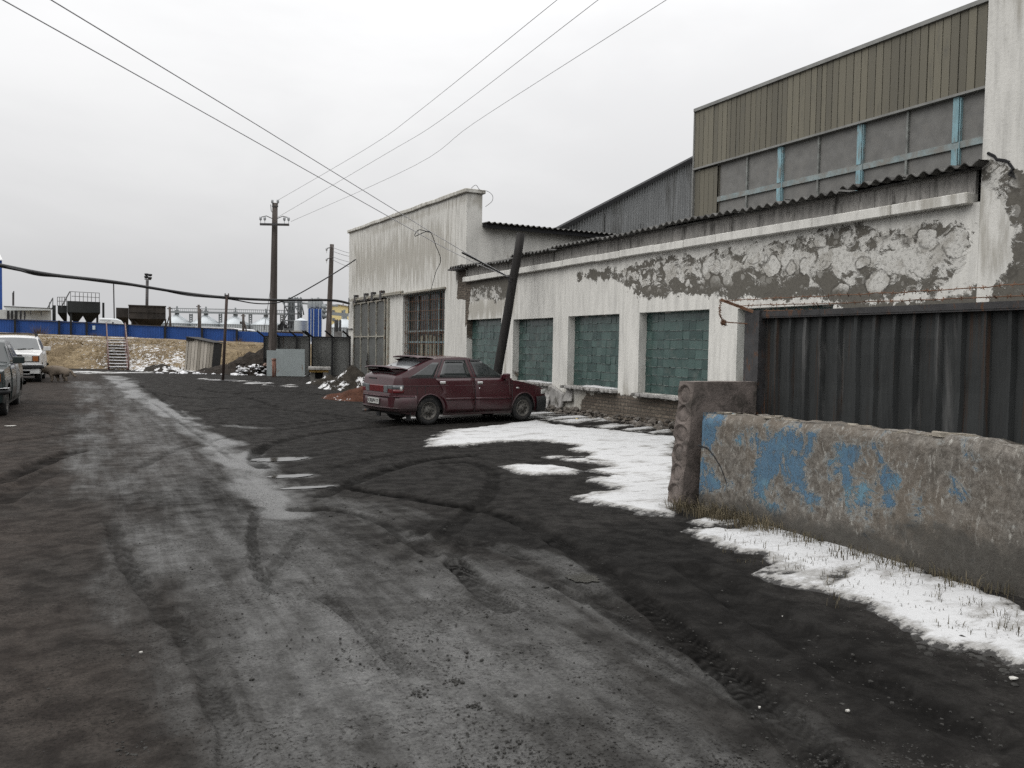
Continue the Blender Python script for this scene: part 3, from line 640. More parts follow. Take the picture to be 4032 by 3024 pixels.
# ------------------------------------------------------------------ tall hall behind
HX = 14.0
hl = thing('industrial_hall', (HX, 10, 0), 'tall grey-tan clad hall with pale blue window bars behind the white workshop', 'building')
HB = M('hall_backing', (.09, .088, .08), .9, .2)
mb = MB(); mb.bb((HX+.12, 2, 0), (27, 17.15, 7.72)); mb.build('body', HB, hl)
mb = MB(); y = 17.17; rr = random.Random(3)
while y > 7.0:
    w_ = rr.choice([.165, .17, .18, .16, .19, .13]); mb.bb((HX-.06+rr.uniform(0, .012), y-w_+.017, 6.28), (HX-.01, y, 7.72)); y -= w_
mb.bb((HX-.0, 7, 6.3), (HX+.01, 17.1, 7.7))
y = 17.17
while y > 16.42:
    w_ = rr.choice([.2, .19, .17]); mb.bb((HX-.015, y-w_+.012, 3.5), (HX+.1, y, 6.2)); y -= w_
mb.build('cladding', BOARDS, hl)
TRIM = M('grey_flashing', (.20, .20, .19), .6, .2, 3, .2)
mb = MB(); mb.bb((HX-.1, 6.9, 7.72), (HX+.3, 17.2, 7.80)); mb.bb((HX-.085, 6.9, 6.23), (HX+.05, 17.19, 6.275)); mb.bb((HX-.08, 17.17, 3.5), (HX+.1, 17.21, 7.72)); mb.build('flashing', TRIM, hl)
BLUEP = M('pale_blue_paint', (.20, .33, .37), .75, .2, 5, 0, .1, 50, (1, 2, .5), dirt=(.17, .175, .165), dirtamt=.45)
GREYP = M('worn_grey_paint', (.19, .20, .19), .8, .25, 5, 0, .15, 50, dirt=(.10, .10, .095), dirtamt=.5)
mx = [2829, 2941, 3070, 3220, 3382, 3566, 3757, 3960]
my = [onx(px, 700, HX)[0] for px in mx]
PANE = M('dusty_wired_glass', (.145, .143, .136), .5, .18, 4, 0, .08, 60, dirt=(.16, .155, .145), dirtamt=.3, spec=.3)
for i in range(7):
    mb = MB(); mb.bb((HX+.03, my[i+1]+.03, 5.42), (HX+.05, my[i]-.03, 6.23)); mb.bb((HX+.03, my[i+1]+.03, 3.6), (HX+.05, my[i]-.03, 5.30)); mb.build('window', PANE, hl)
for i in range(8):
    b_ = i in (2, 4, 6); wd = .115 if b_ else .045
    mb = MB(); mb.bb((HX-.03 if b_ else HX-.015, my[i]-wd/2, 3.6), (HX+.06, my[i]+wd/2, 5.30)); mb.bb((HX-.03 if b_ else HX-.015, my[i]-wd/2, 5.42), (HX+.06, my[i]+wd/2, 6.228))
    if b_: mb.bb((HX-.035, my[i]-.1, 5.0), (HX+.05, my[i]-.085, 6.2))
    mb.build('mullion', BLUEP if b_ else GREYP, hl)
mb = MB(); mb.bb((HX-.02, my[7], 5.30), (HX+.06, my[0], 5.42)); mb.build('transom', GREYP if 0 else M('peeling_blue_grey', (.21, .255, .26), .8, .25, 4, 0, .1, 40, dirt=(.19, .185, .17), dirtamt=.6), hl)

# ------------------------------------------------------------------ corrugated gable behind
GY = 26.0
(xa, za), (xb, zb) = ony(2190, 905, GY), ony(2735, 620, GY); gs = (zb-za)/(xb-xa)
gb = thing('corrugated_shed', (18, GY, 0), 'grey corrugated metal gable rising behind the workshop roof beside the tall hall', 'building')
CORM = M('grey_corrugated_steel', (.20, .205, .205), .55, .22, 2, .3, .05, 30, (1, 1, .15), dirt=(.10, .10, .095), dirtamt=.35)
mb = MB(); rows = [[], []]; x = 15.2
while x < 24:
    yy = GY+.018*math.sin(2*math.pi*x/.115); rows[0].append((x, yy, 2.0)); rows[1].append((x, yy, za+(x-xa)*gs-.02)); x += .0144
mb.grid(rows); mb.build('gable_wall', CORM, gb, fix=False)
mb = MB()
for (u0, u1, v0, v1) in ((17.0, 18.0, 5.4, 6.6), (18.6, 20, 4.8, 6.4)):
    r2 = [[], []]; x = u0
    while x < u1:
        yy = GY-.03+.018*math.sin(2*math.pi*x/.115); r2[0].append((x, yy, v0)); r2[1].append((x, yy, min(v1, za+(x-xa)*gs-.3))); x += .0144
    mb.grid(r2)
mb.build('wall_sheet', CORM, gb, fix=False)
mb = MB(); sl = Vector((1, 0, gs)).normalized()
mb.prism([(xa-.1, GY-.2, za-.1*gs-.10), (24, GY-.2, za+(24-xa)*gs-.10), (24, GY-.2, za+(24-xa)*gs+.06), (xa-.1, GY-.2, za-.1*gs+.06)], (0, .5, 0)); mb.build('roof', DARK, gb)

# ------------------------------------------------------------------ garage with the tall parapet
ga = thing('garage_building', (FX, 30, .2), 'tall white garage with stepped parapet, barred window and grey sliding gate', 'building')
top = lambda y: 6.42+(y-24.08)*.019+.012*math.sin(y*2.1)
GH = [(31.9, 36.4, .1, 3.5), (25.8, 29.95, .95, 3.48)]
mb = MB(); wall_grid(mb, FX, 24.085, 37.35, 0, 6.42, GH, .12, top=top)
o = mb.build('wall', PLASTER2, ga, fix=False)
def fpx(*p): return [onx(x, y, FX) for x, y in p]
masks(o, FX, [fpx((1800, 1060), (1840, 1040), (1840, 1130), (1800, 1120))], [(fpx((1797, 1180), (1845, 1180), (1845, 1040), (1810, 1040)), .15)],
      [(fpx((1430, 905), (1840, 762), (1840, 800), (1700, 850), (1560, 905), (1450, 930)), .5), (fpx((1372, 1430), (1400, 1430), (1400, 1480), (1372, 1480)), .7), (fpx((1385, 930), (1800, 830), (1800, 1120), (1385, 1160)), 2.6)])
mb = MB(); wall_grid(mb, 24.083, FX, 17.5, 0, 5.5, [], .12, 'y'); wall_grid(mb, 24.083, FX, 11.13, 5.5, 6.42, [], .12, 'y')
mb.bb((FX+.35, 24.1, 5.4), (11.12, 37.3, 6.38)); mb.bb((FX+.3, 37.2, 0), (17.5, 37.3, 5.5))
o = mb.build('side_wall', PLASTER2, ga, fix=False); masks(o, 0, [], [], [([(10.6, 5.9), (11.2, 5.9), (11.2, 6.5), (10.6, 6.5)], .5), ([(12, 3.8), (17, 3.8), (17, 4.8), (12, 4.6)], 1.0)], axis='y')
mb = MB(); y = 24.0
while y < 37.4:
    y2 = min(37.45, y+random.uniform(.5, 1.3)); j = random.uniform(-.012, .012)
    if random.random() > .07 or y < 26: mb.add(*(lambda a, b_: ([(FX-.09+j, a, top(a)), (FX+.5, a, top(a)), (FX+.5, a, top(a)+.13+j), (FX-.09+j, a, top(a)+.13+j), (FX-.09+j, b_, top(b_)), (FX+.5, b_, top(b_)), (FX+.5, b_, top(b_)+.13+j), (FX-.09+j, b_, top(b_)+.13+j)], [(0, 3, 2, 1), (4, 5, 6, 7), (0, 1, 5, 4), (1, 2, 6, 5), (2, 3, 7, 6), (3, 0, 4, 7)]))(y+.003, y2-.003))
    y = y2
mb.bb((FX+.5, 23.98, 6.42), (11.2, 24.4, 6.54))
o = mb.build('coping', PLASTER2, ga, bevel=.015); masks(o, FX, [], [], [([(20, 6), (40, 6), (40, 7), (20, 7)], 1.5)])
mb = MB(); corr(mb, 11.14, 17.6, 23.7, 34, 5.50, .03, .03, .2, .014, 3, 'y'); mb.build('roof', SLATE, ga)
mb = MB(); mb.bb((11.14, 23.9, 5.38), (17.5, 24.08, 5.455)); mb.bb((11.14, 23.78, 5.33), (17.5, 23.84, 5.45)); mb.build('eave_board', DARK, ga)
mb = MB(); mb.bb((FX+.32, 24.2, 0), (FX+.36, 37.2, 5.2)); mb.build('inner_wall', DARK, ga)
# wire loop on the parapet end
mb = MB(); mb.tube(spline([(10.7, 24.0, 6.55), (10.85, 23.98, 6.66), (11.0, 23.98, 6.52), (11.25, 23.95, 6.5), (11.42, 23.95, 6.38), (11.4, 23.95, 6.2), (11.2, 24.0, 6.02)]), .008, 5); mb.build('loose_wire', STEEL, ga)
# sliding gate
gt = MB(); cy = [31.95+(36.3-31.95)*k/4 for k in range(5)]; X = FX-.05
for y in cy: gt.bb((X-.03, y-.019, .25), (X+.02, y+.019, 3.44))
for z in (.25, 1.94, 3.40):
    for k in range(4): gt.bb((X-.025, cy[k]+.019, z-.026), (X+.02, cy[k+1]-.019, z+.026))
for k in range(4):
    for z, s_ in ((.285, 1), (1.905, -1), (1.975, 1), (3.365, -1)):
        for a, d in ((cy[k]+.019, 1), (cy[k+1]-.019, -1)):
            gt.prism([(X-.022, a, z), (X-.022, a+d*.09, z), (X-.022, a, z+s_*.11)], (.03, 0, 0))
G = gt.build('sliding_gate', YELL, ga)
for k in range(4):
    for z0, z1 in ((.29, 1.90), (1.98, 3.36)):
        mb = MB(); mb.bb((X+.022, cy[k]+.03, z0-.02), (X+.035, cy[k+1]-.03, z1+.02)); mb.build('panel', TIN, G)
mb = MB(); mb.tube([(X-.06, cy[2]-.06, 1.05), (X-.09, cy[2]-.08, .9), (X-.06, cy[2]-.04, .75)], .03, 6); mb.bb((X-.06, cy[2]-.2, .68), (X-.03, cy[2]+.02, .74)); mb.tube(sag((X-.06, cy[2]-.06, 1.25), (X-.06, cy[2]-.1, .72), .0), .018, 6); mb.build('lock', STEEL, G)
mb = MB(); mb.bb((FX-.14, 29.9, 3.535), (FX-.06, 36.75, 3.60)); mb.bb((FX-.10, 25.7, 3.50), (FX-.01, 29.9, 3.56)); mb.bb((FX-.06, 29.9, 3.62), (FX-.004, 36.75, 3.66)); mb.build('gate_rail', YELL, ga)
for y in (32.25, 33.4, 34.4, 35.9):
    mb = MB(); mb.bb((FX-.16, y-.12, 3.42), (FX-.145, y+.12, 3.78)); mb.bb((FX-.145, y-.12, 3.68), (FX-.004, y-.09, 3.78)); mb.bb((FX-.145, y+.09, 3.68), (FX-.004, y+.12, 3.78)); mb.build('roller_bracket', STEEL, ga)
mb = MB(); mb.bb((FX-.08, 31.5, .2), (FX-.004, 31.62, 3.45)); mb.bb((FX-.06, 31.66, .2), (FX-.004, 31.74, 3.42)); mb.build('gate_post', YELL, ga)
# barred window
a, b_, c, d = GH[1]; X = FX+.2
mb = MB(); GW = M('blue_grey_frame', (.16, .22, .235), .7, .25, 6, 0, .1, 50, dirt=(.10, .10, .09), dirtamt=.4)
for y in (a+.04, a+1.03, a+2.05, a+3.07, b_-.04): mb.bb((X, y-.035, c), (X+.05, y+.035, d))
for z in (c+.03, 1.72, 2.12, d-.03): mb.bb((X+.006, a, z-.03), (X+.044, b_, z+.03))
W_ = mb.build('window', GW, ga)
mb = MB()
for k in range(18): y = a+.1+(b_-a-.2)*k/17; mb.bar((X-.13, y, c-.02), (X-.13, y+random.uniform(-.02, .02), d-.02), .016)
for z in (1.3, 1.66, 2.06, 2.12, 2.5, 2.85, 3.2): mb.bar((X-.12, a, z-random.uniform(0, .04)), (X-.12, b_, z+random.uniform(0, .03)), .03, .012)
mb.build('grille', RUST, W_)
mb = MB(); mb.bb((X+.055, a, c), (X+.06, b_, d)); mb.build('pane', M('dark_window_glass', (.018, .024, .024), .2, .5, 2, 0, .04, 20, spec=.5), W_)
mb = MB()
for k in range(7): y = a+.5+k*.42; mb.bb((X+.03, y, c), (X+.05, y+random.choice([.25, .3, .16]), 2.0+random.uniform(-.1, .02)))
mb.build('blind', M('dusty_curtain', (.19, .19, .155), .9, .3, 3, stretch=(1, 4, .3)), W_)
mb = MB(); mb.bb((FX-.07, a-.1, c-.07), (FX+.25, b_+.05, c)); mb.build('sill', CONC, W_, bevel=.01)
# stub of pipe on the gate rail's end, downpipe at the far corner
mb = MB(); mb.tube([(FX-.12, 36.9, 3.0), (FX-.12, 36.9, 3.7)], .025, 6); mb.tube([(FX-.05, 37.38, .2), (FX-.05, 37.38, 2.3), (FX-.05, 36.6, 2.3)], .03, 6); mb.build('pipe', STEEL, ga)
# ------------------------------------------------------------------ concrete wall with blue paint
m, t, b = mk('flaking_blue_concrete'); co = coord(t); bl = attr(t, 'blue'); dt = attr(t, 'dirt')
n = noise(t, co, 5, 9, .75, .6); nf = noise(t, co, 13, 9, .8, .3); nb = noise(t, co, 1.6, 5, .6, .3)
c = mix(t, ramp(t, nf, .36, .66), (.068, .060, .051), (.185, .17, .15)); c = mix(t, ramp(t, nb, .4, .65, 0, .6), c, (.13, .108, .085))
scr = noise(t, coord(t, (1, 2.6, .9)), 12, 9, .8, .25); c = mix(t, ramp(t, scr, .54, .64, 0, .85), c, (.34, .33, .30)); c = mix(t, ramp(t, noise(t, co, 8, 8, .8), .55, .66, 0, .7), c, (.055, .05, .043)); pit = noise(t, co, 45, 3, .7)
c = mix(t, ramp(t, pit, .66, .72, 0, .75), c, (.05, .045, .04))
bf = math_(t, 'ADD', bl, math_(t, 'ADD', math_(t, 'MULTIPLY', math_(t, 'SUBTRACT', n, .5), 2.3), math_(t, 'MULTIPLY', math_(t, 'SUBTRACT', nf, .5), .9)))
scb = noise(t, coord(t, (1, 2.2, .8)), 16, 8, .8, .2); bm_ = math_(t, 'MULTIPLY', ramp(t, bf, .58, .66), math_(t, 'SUBTRACT', 1, math_(t, 'MULTIPLY', ramp(t, scb, .53, .60), ramp(t, bf, 1.0, .62, .3, .95)))); halo = ramp(t, bf, .38, .60, 0, .5)
blue = mix(t, noise(t, co, 9, 5), (.050, .105, .168), (.095, .160, .220)); blue = mix(t, ramp(t, noise(t, co, 3, 3), .5, .7, 0, .6), blue, (.13, .235, .28))
c = mix(t, halo, c, mix(t, nf, (.20, .23, .235), (.30, .31, .30))); c = mix(t, bm_, c, blue)
df = math_(t, 'ADD', dt, math_(t, 'ADD', math_(t, 'MULTIPLY', math_(t, 'SUBTRACT', n, .5), 1.5), math_(t, 'MULTIPLY', math_(t, 'SUBTRACT', nf, .5), .7))); c = mix(t, ramp(t, df, .36, .85, 0, .9), c, mix(t, nf, (.028, .026, .023), (.085, .08, .07)))
st = noise(t, coord(t, (1, 5, .3)), 2, 5, .6); c = mix(t, ramp(t, st, .60, .75, 0, .55), c, (.09, .08, .065))
sock(t, b.inputs['Base Color'], c); b.inputs['Roughness'].default_value = .88; b.inputs['Specular IOR Level'].default_value = .25
bump(t, b, math_(t, 'ADD', math_(t, 'ADD', math_(t, 'MULTIPLY', nf, .8), math_(t, 'MULTIPLY', bm_, .35)), math_(t, 'MULTIPLY', pit, .3)), .8, .018)
BLUEC = m
CX = 5.42
def cv(*p): return [onx(x*V2, y*V2, CX) for x, y in p]
cw = thing('concrete_wall', (CX, 3.4, 0), 'low concrete wall with flaking blue paint in front of the metal fence', 'wall')
Y1 = onx(2768, 1640, CX)[0]; ys = np.arange(-.6, Y1+.001, .035); ys[-1] = Y1
def topz(y): return .965+.03*(fbm(y, 0, 2.5, 4, 3)-.5)+.035*(fbm(y, 9, 9, 3, 4)-.5)-.02*sstep(5.6, 6.4, y)
mb = MB(); rows = []
zr = np.linspace(-.12, 1, 34)
for z in zr:
    rows.append([(CX-.03*(1-z)+.012*(float(fbm(y, z*1.5, 3, 4, 8))-.5)+(.05*max(0, z-.93)/.07 if z > .93 else 0), y, -.12+(z+.12)/1.12*(float(topz(y))+.12)) for y in ys])
mb.smooth = True; mb.grid(rows); mb.smooth = False
tr = []
for k, xo in enumerate((.05, .10, .15, .2, .26)):
    tr.append([(CX+xo, y, float(topz(y))+.05*(float(fbm(y, k*.7, 6, 3, 5))-.5)*(1 if 0 < k else .3)) for y in ys])
mb.grid(tr)
mb.grid([[(CX+.26, y, -.1) for y in ys], [(CX+.26, y, float(topz(y))) for y in ys]])
mb.add([(CX, Y1, -.12), (CX+.26, Y1, -.12), (CX+.26, Y1, .95), (CX, Y1, .95)], [(0, 1, 2, 3)])
o = mb.build('wall', BLUEC, cw, fix=False)
cc = np.empty(len(o.data.vertices)*3, np.float32); o.data.vertices.foreach_get('co', cc); cc = cc.reshape(-1, 3)+np.array(ORG[o.name])
BP = [cv((1508, 885), (1560, 885), (1570, 905), (1545, 960), (1505, 965)), cv((1505, 975), (1530, 985), (1550, 1020), (1580, 1050), (1560, 1065), (1505, 1070)),
      cv((1615, 930), (1650, 945), (1668, 940), (1690, 930), (1700, 905), (1720, 925), (1742, 950), (1750, 935), (1766, 945), (1762, 980), (1745, 1000), (1750, 1040), (1770, 1080), (1762, 1110), (1740, 1090), (1728, 1060), (1690, 1040), (1650, 1085), (1625, 1060), (1632, 1020), (1640, 975), (1620, 960)),
      cv((1800, 970), (1870, 955), (1890, 960), (1860, 1000), (1830, 1010), (1805, 1000)), cv((1850, 1040), (1880, 1020), (1900, 1050), (1880, 1100), (1855, 1120), (1840, 1090)),
      cv((1900, 985), (1915, 1000), (1930, 1040), (1930, 1090), (1905, 1110), (1912, 1060), (1900, 1020)), cv((1980, 1080), (2000, 1060), (2000, 1100), (1985, 1110)), cv((1820, 1000), (1850, 1040), (1850, 1130), (1835, 1120), (1815, 1060)), cv((2030, 950), (2060, 950), (2050, 962)), cv((2100, 980), (2112, 985), (2105, 1000)), cv((1780, 985), (1800, 975), (1812, 1010), (1795, 1030)), cv((1860, 1100), (1885, 1090), (1890, 1130), (1865, 1135)), cv((1935, 1000), (1950, 1010), (1945, 1060), (1932, 1050)), cv((1655, 1085), (1680, 1075), (1700, 1100), (1670, 1110)), cv((2050, 1020), (2065, 1030), (2058, 1060)), cv((1585, 940), (1605, 930), (1610, 960)), cv((2080, 1060), (2090, 1075), (2075, 1085))]
bv = np.zeros(len(cc)); 
for p in BP: bv = np.maximum(bv, np.clip(.52+poly_sd(cc[:, 1], cc[:, 2], p)/.30, 0, .82))
bv = np.maximum(bv, .20+.10*sstep(3.0, 5.5, cc[:, 1])*sstep(.2, .5, cc[:, 2])); dv = np.clip(1.05-cc[:, 2]/.34-.35*(fbm(cc[:, 1], 0, .9, 3, 2)-.5), 0, 1); dv = np.maximum(dv, np.where(cc[:, 0] > CX+.03, .62, 0)*(fbm(cc[:, 1], cc[:, 0]*3, 1.4, 3, 6) > .5))
dv = np.maximum(dv, sstep(5.2, 3.6, cc[:, 1])*sstep(.55, .2, cc[:, 2])*.9)
for nm, v in (('blue', bv), ('dirt', dv)):
    a = o.data.attributes.new(nm, 'FLOAT', 'POINT'); a.data.foreach_set('value', v.astype(np.float32))
mb = MB()
for pl in ([(1510, 962), (1530, 968), (1545, 985), (1560, 1010), (1572, 1040), (1578, 1075)],):
    mb.tube([(CX+.002-.03*(1-z), y, z) for y, z in cv(*pl)], [.010, .008, .007, .006, .005, .003], 5)
mb.build('crack', DARK, cw)
rr = random.Random(5); mb = MB()
for k in range(42):
    y = rr.uniform(.5, 6.3); s_ = rr.uniform(.03, .11); z = float(topz(y))
    n = rr.randint(5, 7); pl = [(CX+.12+rr.uniform(-.06, .06)+.5*s_*math.cos(6.28*i/n)*rr.uniform(.6, 1.1), y+s_*1.4*math.sin(6.28*i/n)*rr.uniform(.6, 1.1), z-.01) for i in range(n)]
    mb.prism(pl, (rr.uniform(-.01, .01), rr.uniform(-.01, .01), rr.uniform(.01, .03)))
mb.build('broken_edge', M('pale_broken_mortar', (.25, .225, .185), .95, .3, 9, 0, .4, 40, dirt=(.08, .07, .055), dirtamt=.4), cw, bevel=.004)

# ------------------------------------------------------------------ hollow-core slab on edge
sl = thing('hollow_core_slab', (5.23, 6.71, 0), 'broken hollow core concrete slab standing on edge with round holes at its end', 'concrete slab')
CONB = M('pinkish_old_concrete', (.130, .109, .098), .92, .35, 7, 0, .8, 26, dirt=(.05, .043, .037), dirtamt=.4)
tilt = math.tan(R_(5.8)); mb = MB(); mb.smooth = True
h = 1.245; y0, y1 = 6.60, 6.82; ny, nz = 18, 100; rows = []; zc = [.11+.2*k for k in range(6)]
for i in range(nz+1):
    z = h*i/nz; row = []
    for j in range(ny+1):
        y = y0+(y1-y0)*j/ny; d = min(math.hypot(y-(y0+y1)/2, z-q) for q in zc)
        x = 5.29+z*tilt+.012*(float(fbm(y, z, 11, 4, 2))-.5)*2
        x += .016*(1-float(sstep(.06, .075, d))) + .028*math.exp(-((d-.08)/.010)**2) - .010*math.exp(-((d-.097)/.010)**2)
        if j in (0, ny): x += .02*float(fbm(z, 3, 9, 2, j))+.008
        x += .018*max(0, float(fbm(z, y, 5, 3, 77))-.55)*4
        row.append((x, y, z))
    rows.append(row)
mb.grid(rows); mb.smooth = False
for yy, jj in ((y0, 0), (y1, ny)):
    n = 16; mb.grid([[(r[jj][0]+(6.27-r[jj][0])*k/n, yy+(.006*(float(fbm(k*.3, r[jj][2], 2, 3, 6))-.5) if 0 < k else 0), r[jj][2]) for k in range(n+1)] for r in rows[::4]])
mb.grid([[(rows[-1][j][0]+(6.27-rows[-1][j][0])*k/16, rows[-1][j][1], h+.01*(float(fbm(k*.4, j*.3, 1, 3, 8))-.5)*(1 if 0 < k else 0)) for j in range(ny+1)] for k in range(17)])
mb.build('slab', CONB, sl, fix=False)

# ------------------------------------------------------------------ metal fence behind it
mf = thing('metal_fence', (6.4, 3.4, 0), 'dark ribbed sheet metal fence with angled barbed wire bracket behind the low wall', 'fence')
SHEET = M('dark_ribbed_steel', (.029, .031, .031), .55, .22, 2.2, .15, .06, 60, (1, 2.5, .2), rust=(.045, .027, .018), rustamt=.2, dirt=(.10, .10, .098), dirtamt=.12, spec=.35)
yl = onx(3014, 1400, 6.4)[0]; mb = MB(); prof = []; y = yl; k = 0
px_r = [2995, 3085, 3155, 3235, 3310, 3400, 3490, 3575, 3665, 3765, 3865, 3985]
while y > -.5:
    w_ = .21*random.uniform(.9, 1.12); prof += [(6.42, y), (6.42+random.uniform(-.004, .004), y-w_*.64), (6.375, y-w_*.74), (6.375+random.uniform(-.006, .006), y-w_*.9), (6.42, y-w_)]; y -= w_
rr = random.Random(2)
rows = [[(x+(.010*math.sin(z*2.2+yy*1.3)+.03*(float(fbm(yy, z, 1.6, 3, 12))-.5))*(1 if 0 < z < 1.9 else 0), yy+.012*(float(fbm(yy*3, z, 1.2, 2, 14))-.5), z) for x, yy in prof] for z in (0.0, .3, .6, .8, .95, 1.1, 1.25, 1.4, 1.55, 1.7, 1.93)]
mb.grid(rows); mb.build('sheet', SHEET, mf, fix=False)
mb = MB(); mb.bb((6.33, -.5, 1.915), (6.44, yl+.03, 1.93)); mb.bb((6.325, -.5, 1.93), (6.345, yl+.03, 1.985)); mb.build('top_rail', STEEL, mf)
mb = MB(); mb.bb((6.30, yl+.005, 0), (6.44, yl+.025, 1.99)); mb.bb((6.30, yl+.025, 0), (6.315, yl+.22, 1.99)); mb.bb((6.315, yl+.20, 0), (6.44, yl+.22, 1.985)); mb.bb((6.3, yl+.0, 1.99), (6.45, yl+.225, 2.0)); mb.build('post', STEEL, mf)
a_ = Vector((6.36, yl+.02, 1.95)); d1 = a_.x/ray(2838, 1180)[0]; tip = Vector([v*(d1*.965) for v in ray(2838, 1180)])+Vector((0, 0, EYE))
d2 = Vector([v*(d1*.97) for v in ray(2850, 1268)])+Vector((0, 0, EYE))
mb = MB(); mb.bar(a_, tip, .03, .03); mb.bar(a_+Vector((0, .03, -.1)), d2, .012, .012); mb.bar(a_+(tip-a_)*.25, tip+(a_-tip)*.02+Vector((0, 0, .012)), .02, .01); mb.build('bracket', RUST, mf)
def barbed(pts, seed):
    mb = MB(); rr = random.Random(seed); mb.tube(pts, .0045, 5)
    for k in range(len(pts)-1):
        p = Vector(pts[k]).lerp(Vector(pts[k+1]), rr.uniform(.2, .8))
        for _ in range(3):
            q = Vector((rr.uniform(-1, 1), rr.uniform(-.6, .6), rr.uniform(-1, 1))).normalized()*.024; mb.tube([p-q, p+q], .0025, 4)
    return mb
k1 = tip.lerp(a_, .05); k2 = tip.lerp(a_, .38); k3 = a_+Vector((0, 0, .05))
for k, (st_, px_, py_) in enumerate(((k1, 4060, 1102), (k2, 4060, 1146), (k3, 4060, 1190))):
    dd = ray(px_, py_); tt = (st_.x+.0)/dd[0]; en = Vector((dd[0]*tt, dd[1]*tt, EYE+dd[2]*tt))
    en = en+(en-st_)*.6
    pts = [p+Vector((0, 0, .02*(float(fbm(i, k, .7, 2, 3))-.5))) for i, p in enumerate(sag(st_, en, .03, 46))]
    barbed(pts, k).build('barbed_wire', RUST, mf)
barbed(spline([tuple(tip), tuple(tip+Vector((-.01, .0, -.12))), tuple(tip.lerp(d2, .7)+Vector((-.03, 0, -.02))), tuple(d2+Vector((0, 0, -.02)))], 4), 9).build('barbed_wire', RUST, mf)
mb = barbed(spline([tuple(d2+Vector((random.uniform(-.04, .04), random.uniform(-.04, .04), random.uniform(-.03, .03)))) for _ in range(9)], 3), 10); mb.build('barbed_wire', RUST, mf)

# ------------------------------------------------------------------ dry grass (uncountable)
GRASS = island('dry_grass_blade', (.055, .048, .033), (.17, .14, .09), .8, .2, 0)
GRASSD = island('dark_wet_grass', (.035, .03, .022), (.11, .095, .06), .8, .2, 0)
def tuft(mb, p, n, h, rr, spread=.08, w=.0035, lean=(0, 0)):
    for _ in range(n):
        b0 = Vector(p)+Vector((rr.gauss(0, spread), rr.gauss(0, spread), 0)); hh = h*rr.uniform(.4, 1.2); a = rr.uniform(0, 6.28); l = rr.uniform(.1, .8)*hh
        d = Vector((math.cos(a)*l+lean[0]*hh, math.sin(a)*l+lean[1]*hh, 0)); s_ = Vector((-math.sin(a), math.cos(a), 0))*w
        mid_ = b0+d*.35+Vector((0, 0, hh*.65)); top_ = b0+d+Vector((0, 0, hh*rr.uniform(.6, 1)))
        mb.add([b0-s_, b0+s_, mid_+s_*.7, mid_-s_*.7, top_], [(0, 1, 2, 3), (3, 2, 4)])
rr = random.Random(11); mb = MB(); gm = MB()
for _ in range(95):
    y = rr.uniform(1.6, 6.6); x = CX-.03-abs(rr.gauss(0, .16)); tuft(mb, (x, y, float(gz(x, y))), rr.randint(3, 12), rr.uniform(.03, .13), rr, .07, .0025)
for _ in range(60):
    y = rr.uniform(5.3, 6.65); x = rr.uniform(5.1, 5.42); tuft(mb, (x, y, float(gz(x, y))), 16, rr.uniform(.08, .2), rr, .05, .003, (-.3, -.2))
for _ in range(130):
    u = rr.random(); p = gv(1560+u*640, 1150+u*215+rr.gauss(0, 28)); tuft(gm, (p.x, p.y, p.z), rr.randint(3, 10), rr.uniform(.03, .09), rr, .04, .0024)
for _ in range(70):
    y = rr.uniform(2.0, 6.2); x = CX-.06-abs(rr.gauss(0, .13)); tuft(gm, (x, y, float(gz(x, y))+.01), rr.randint(8, 18), rr.uniform(.05, .12), rr, .06, .0032)
tag(mb.build('grass', GRASS, fix=False), 'dry grass along the foot of the peeling blue wall', None, None, 'stuff')
tag(gm.build('grass', GRASSD, fix=False), 'dark grass blades poking through the snow bank', None, None, 'stuff')
# clods, pebbles
rr = random.Random(21); mb = MB()
def clod(mb, p, s, rr):
    bm = bmesh.new(); bmesh.ops.create_icosphere(bm, subdivisions=1, radius=1)
    vs = [Vector((v.co.x*s*rr.uniform(.7, 1.3), v.co.y*s*rr.uniform(.7, 1.3), v.co.z*s*.6*rr.uniform(.6, 1.3)))+Vector(p) for v in bm.verts]; bm.verts.index_update()
    mb.add(vs, [tuple(v.index for v in f.verts) for f in bm.faces]); bm.free()
for _ in range(420):
    x = rr.uniform(700, 2200); y = 1130+(x-700)*.32+rr.gauss(0, 60)
    p = gv(max(300, x), min(1655, max(900, y))); clod(mb, (p.x, p.y, p.z+.002), abs(rr.gauss(0, .005))+.002, rr)
for _ in range(420):
    p = gv(rr.uniform(20, 2190), 1000+650*rr.random()**.8); clod(mb, (p.x, p.y, p.z), abs(rr.gauss(0, .004))+.0015, rr)
for cx_, cy_ in ((985, 1470), (905, 1498), (1025, 1525), (1350, 1335)):
    for _ in range(28):
        p = gv(cx_+rr.gauss(0, 9), cy_+rr.gauss(0, 5)); clod(mb, (p.x, p.y, p.z), rr.uniform(.002, .008), rr)
for _ in range(130):
    u = rr.random(); p = gv(1960+u*250+rr.gauss(0, 10), 1355+u*90+rr.gauss(0, 14)); clod(mb, (p.x, p.y, p.z), abs(rr.gauss(0, .014))+.004, rr)
CLOD = M('dark_clods', (.022, .021, .019), .95, .4, 12, 0, .4, 60); tag(mb.build('clods', CLOD, fix=False), 'dark clods and grit scattered over the dirt', None, None, 'stuff')
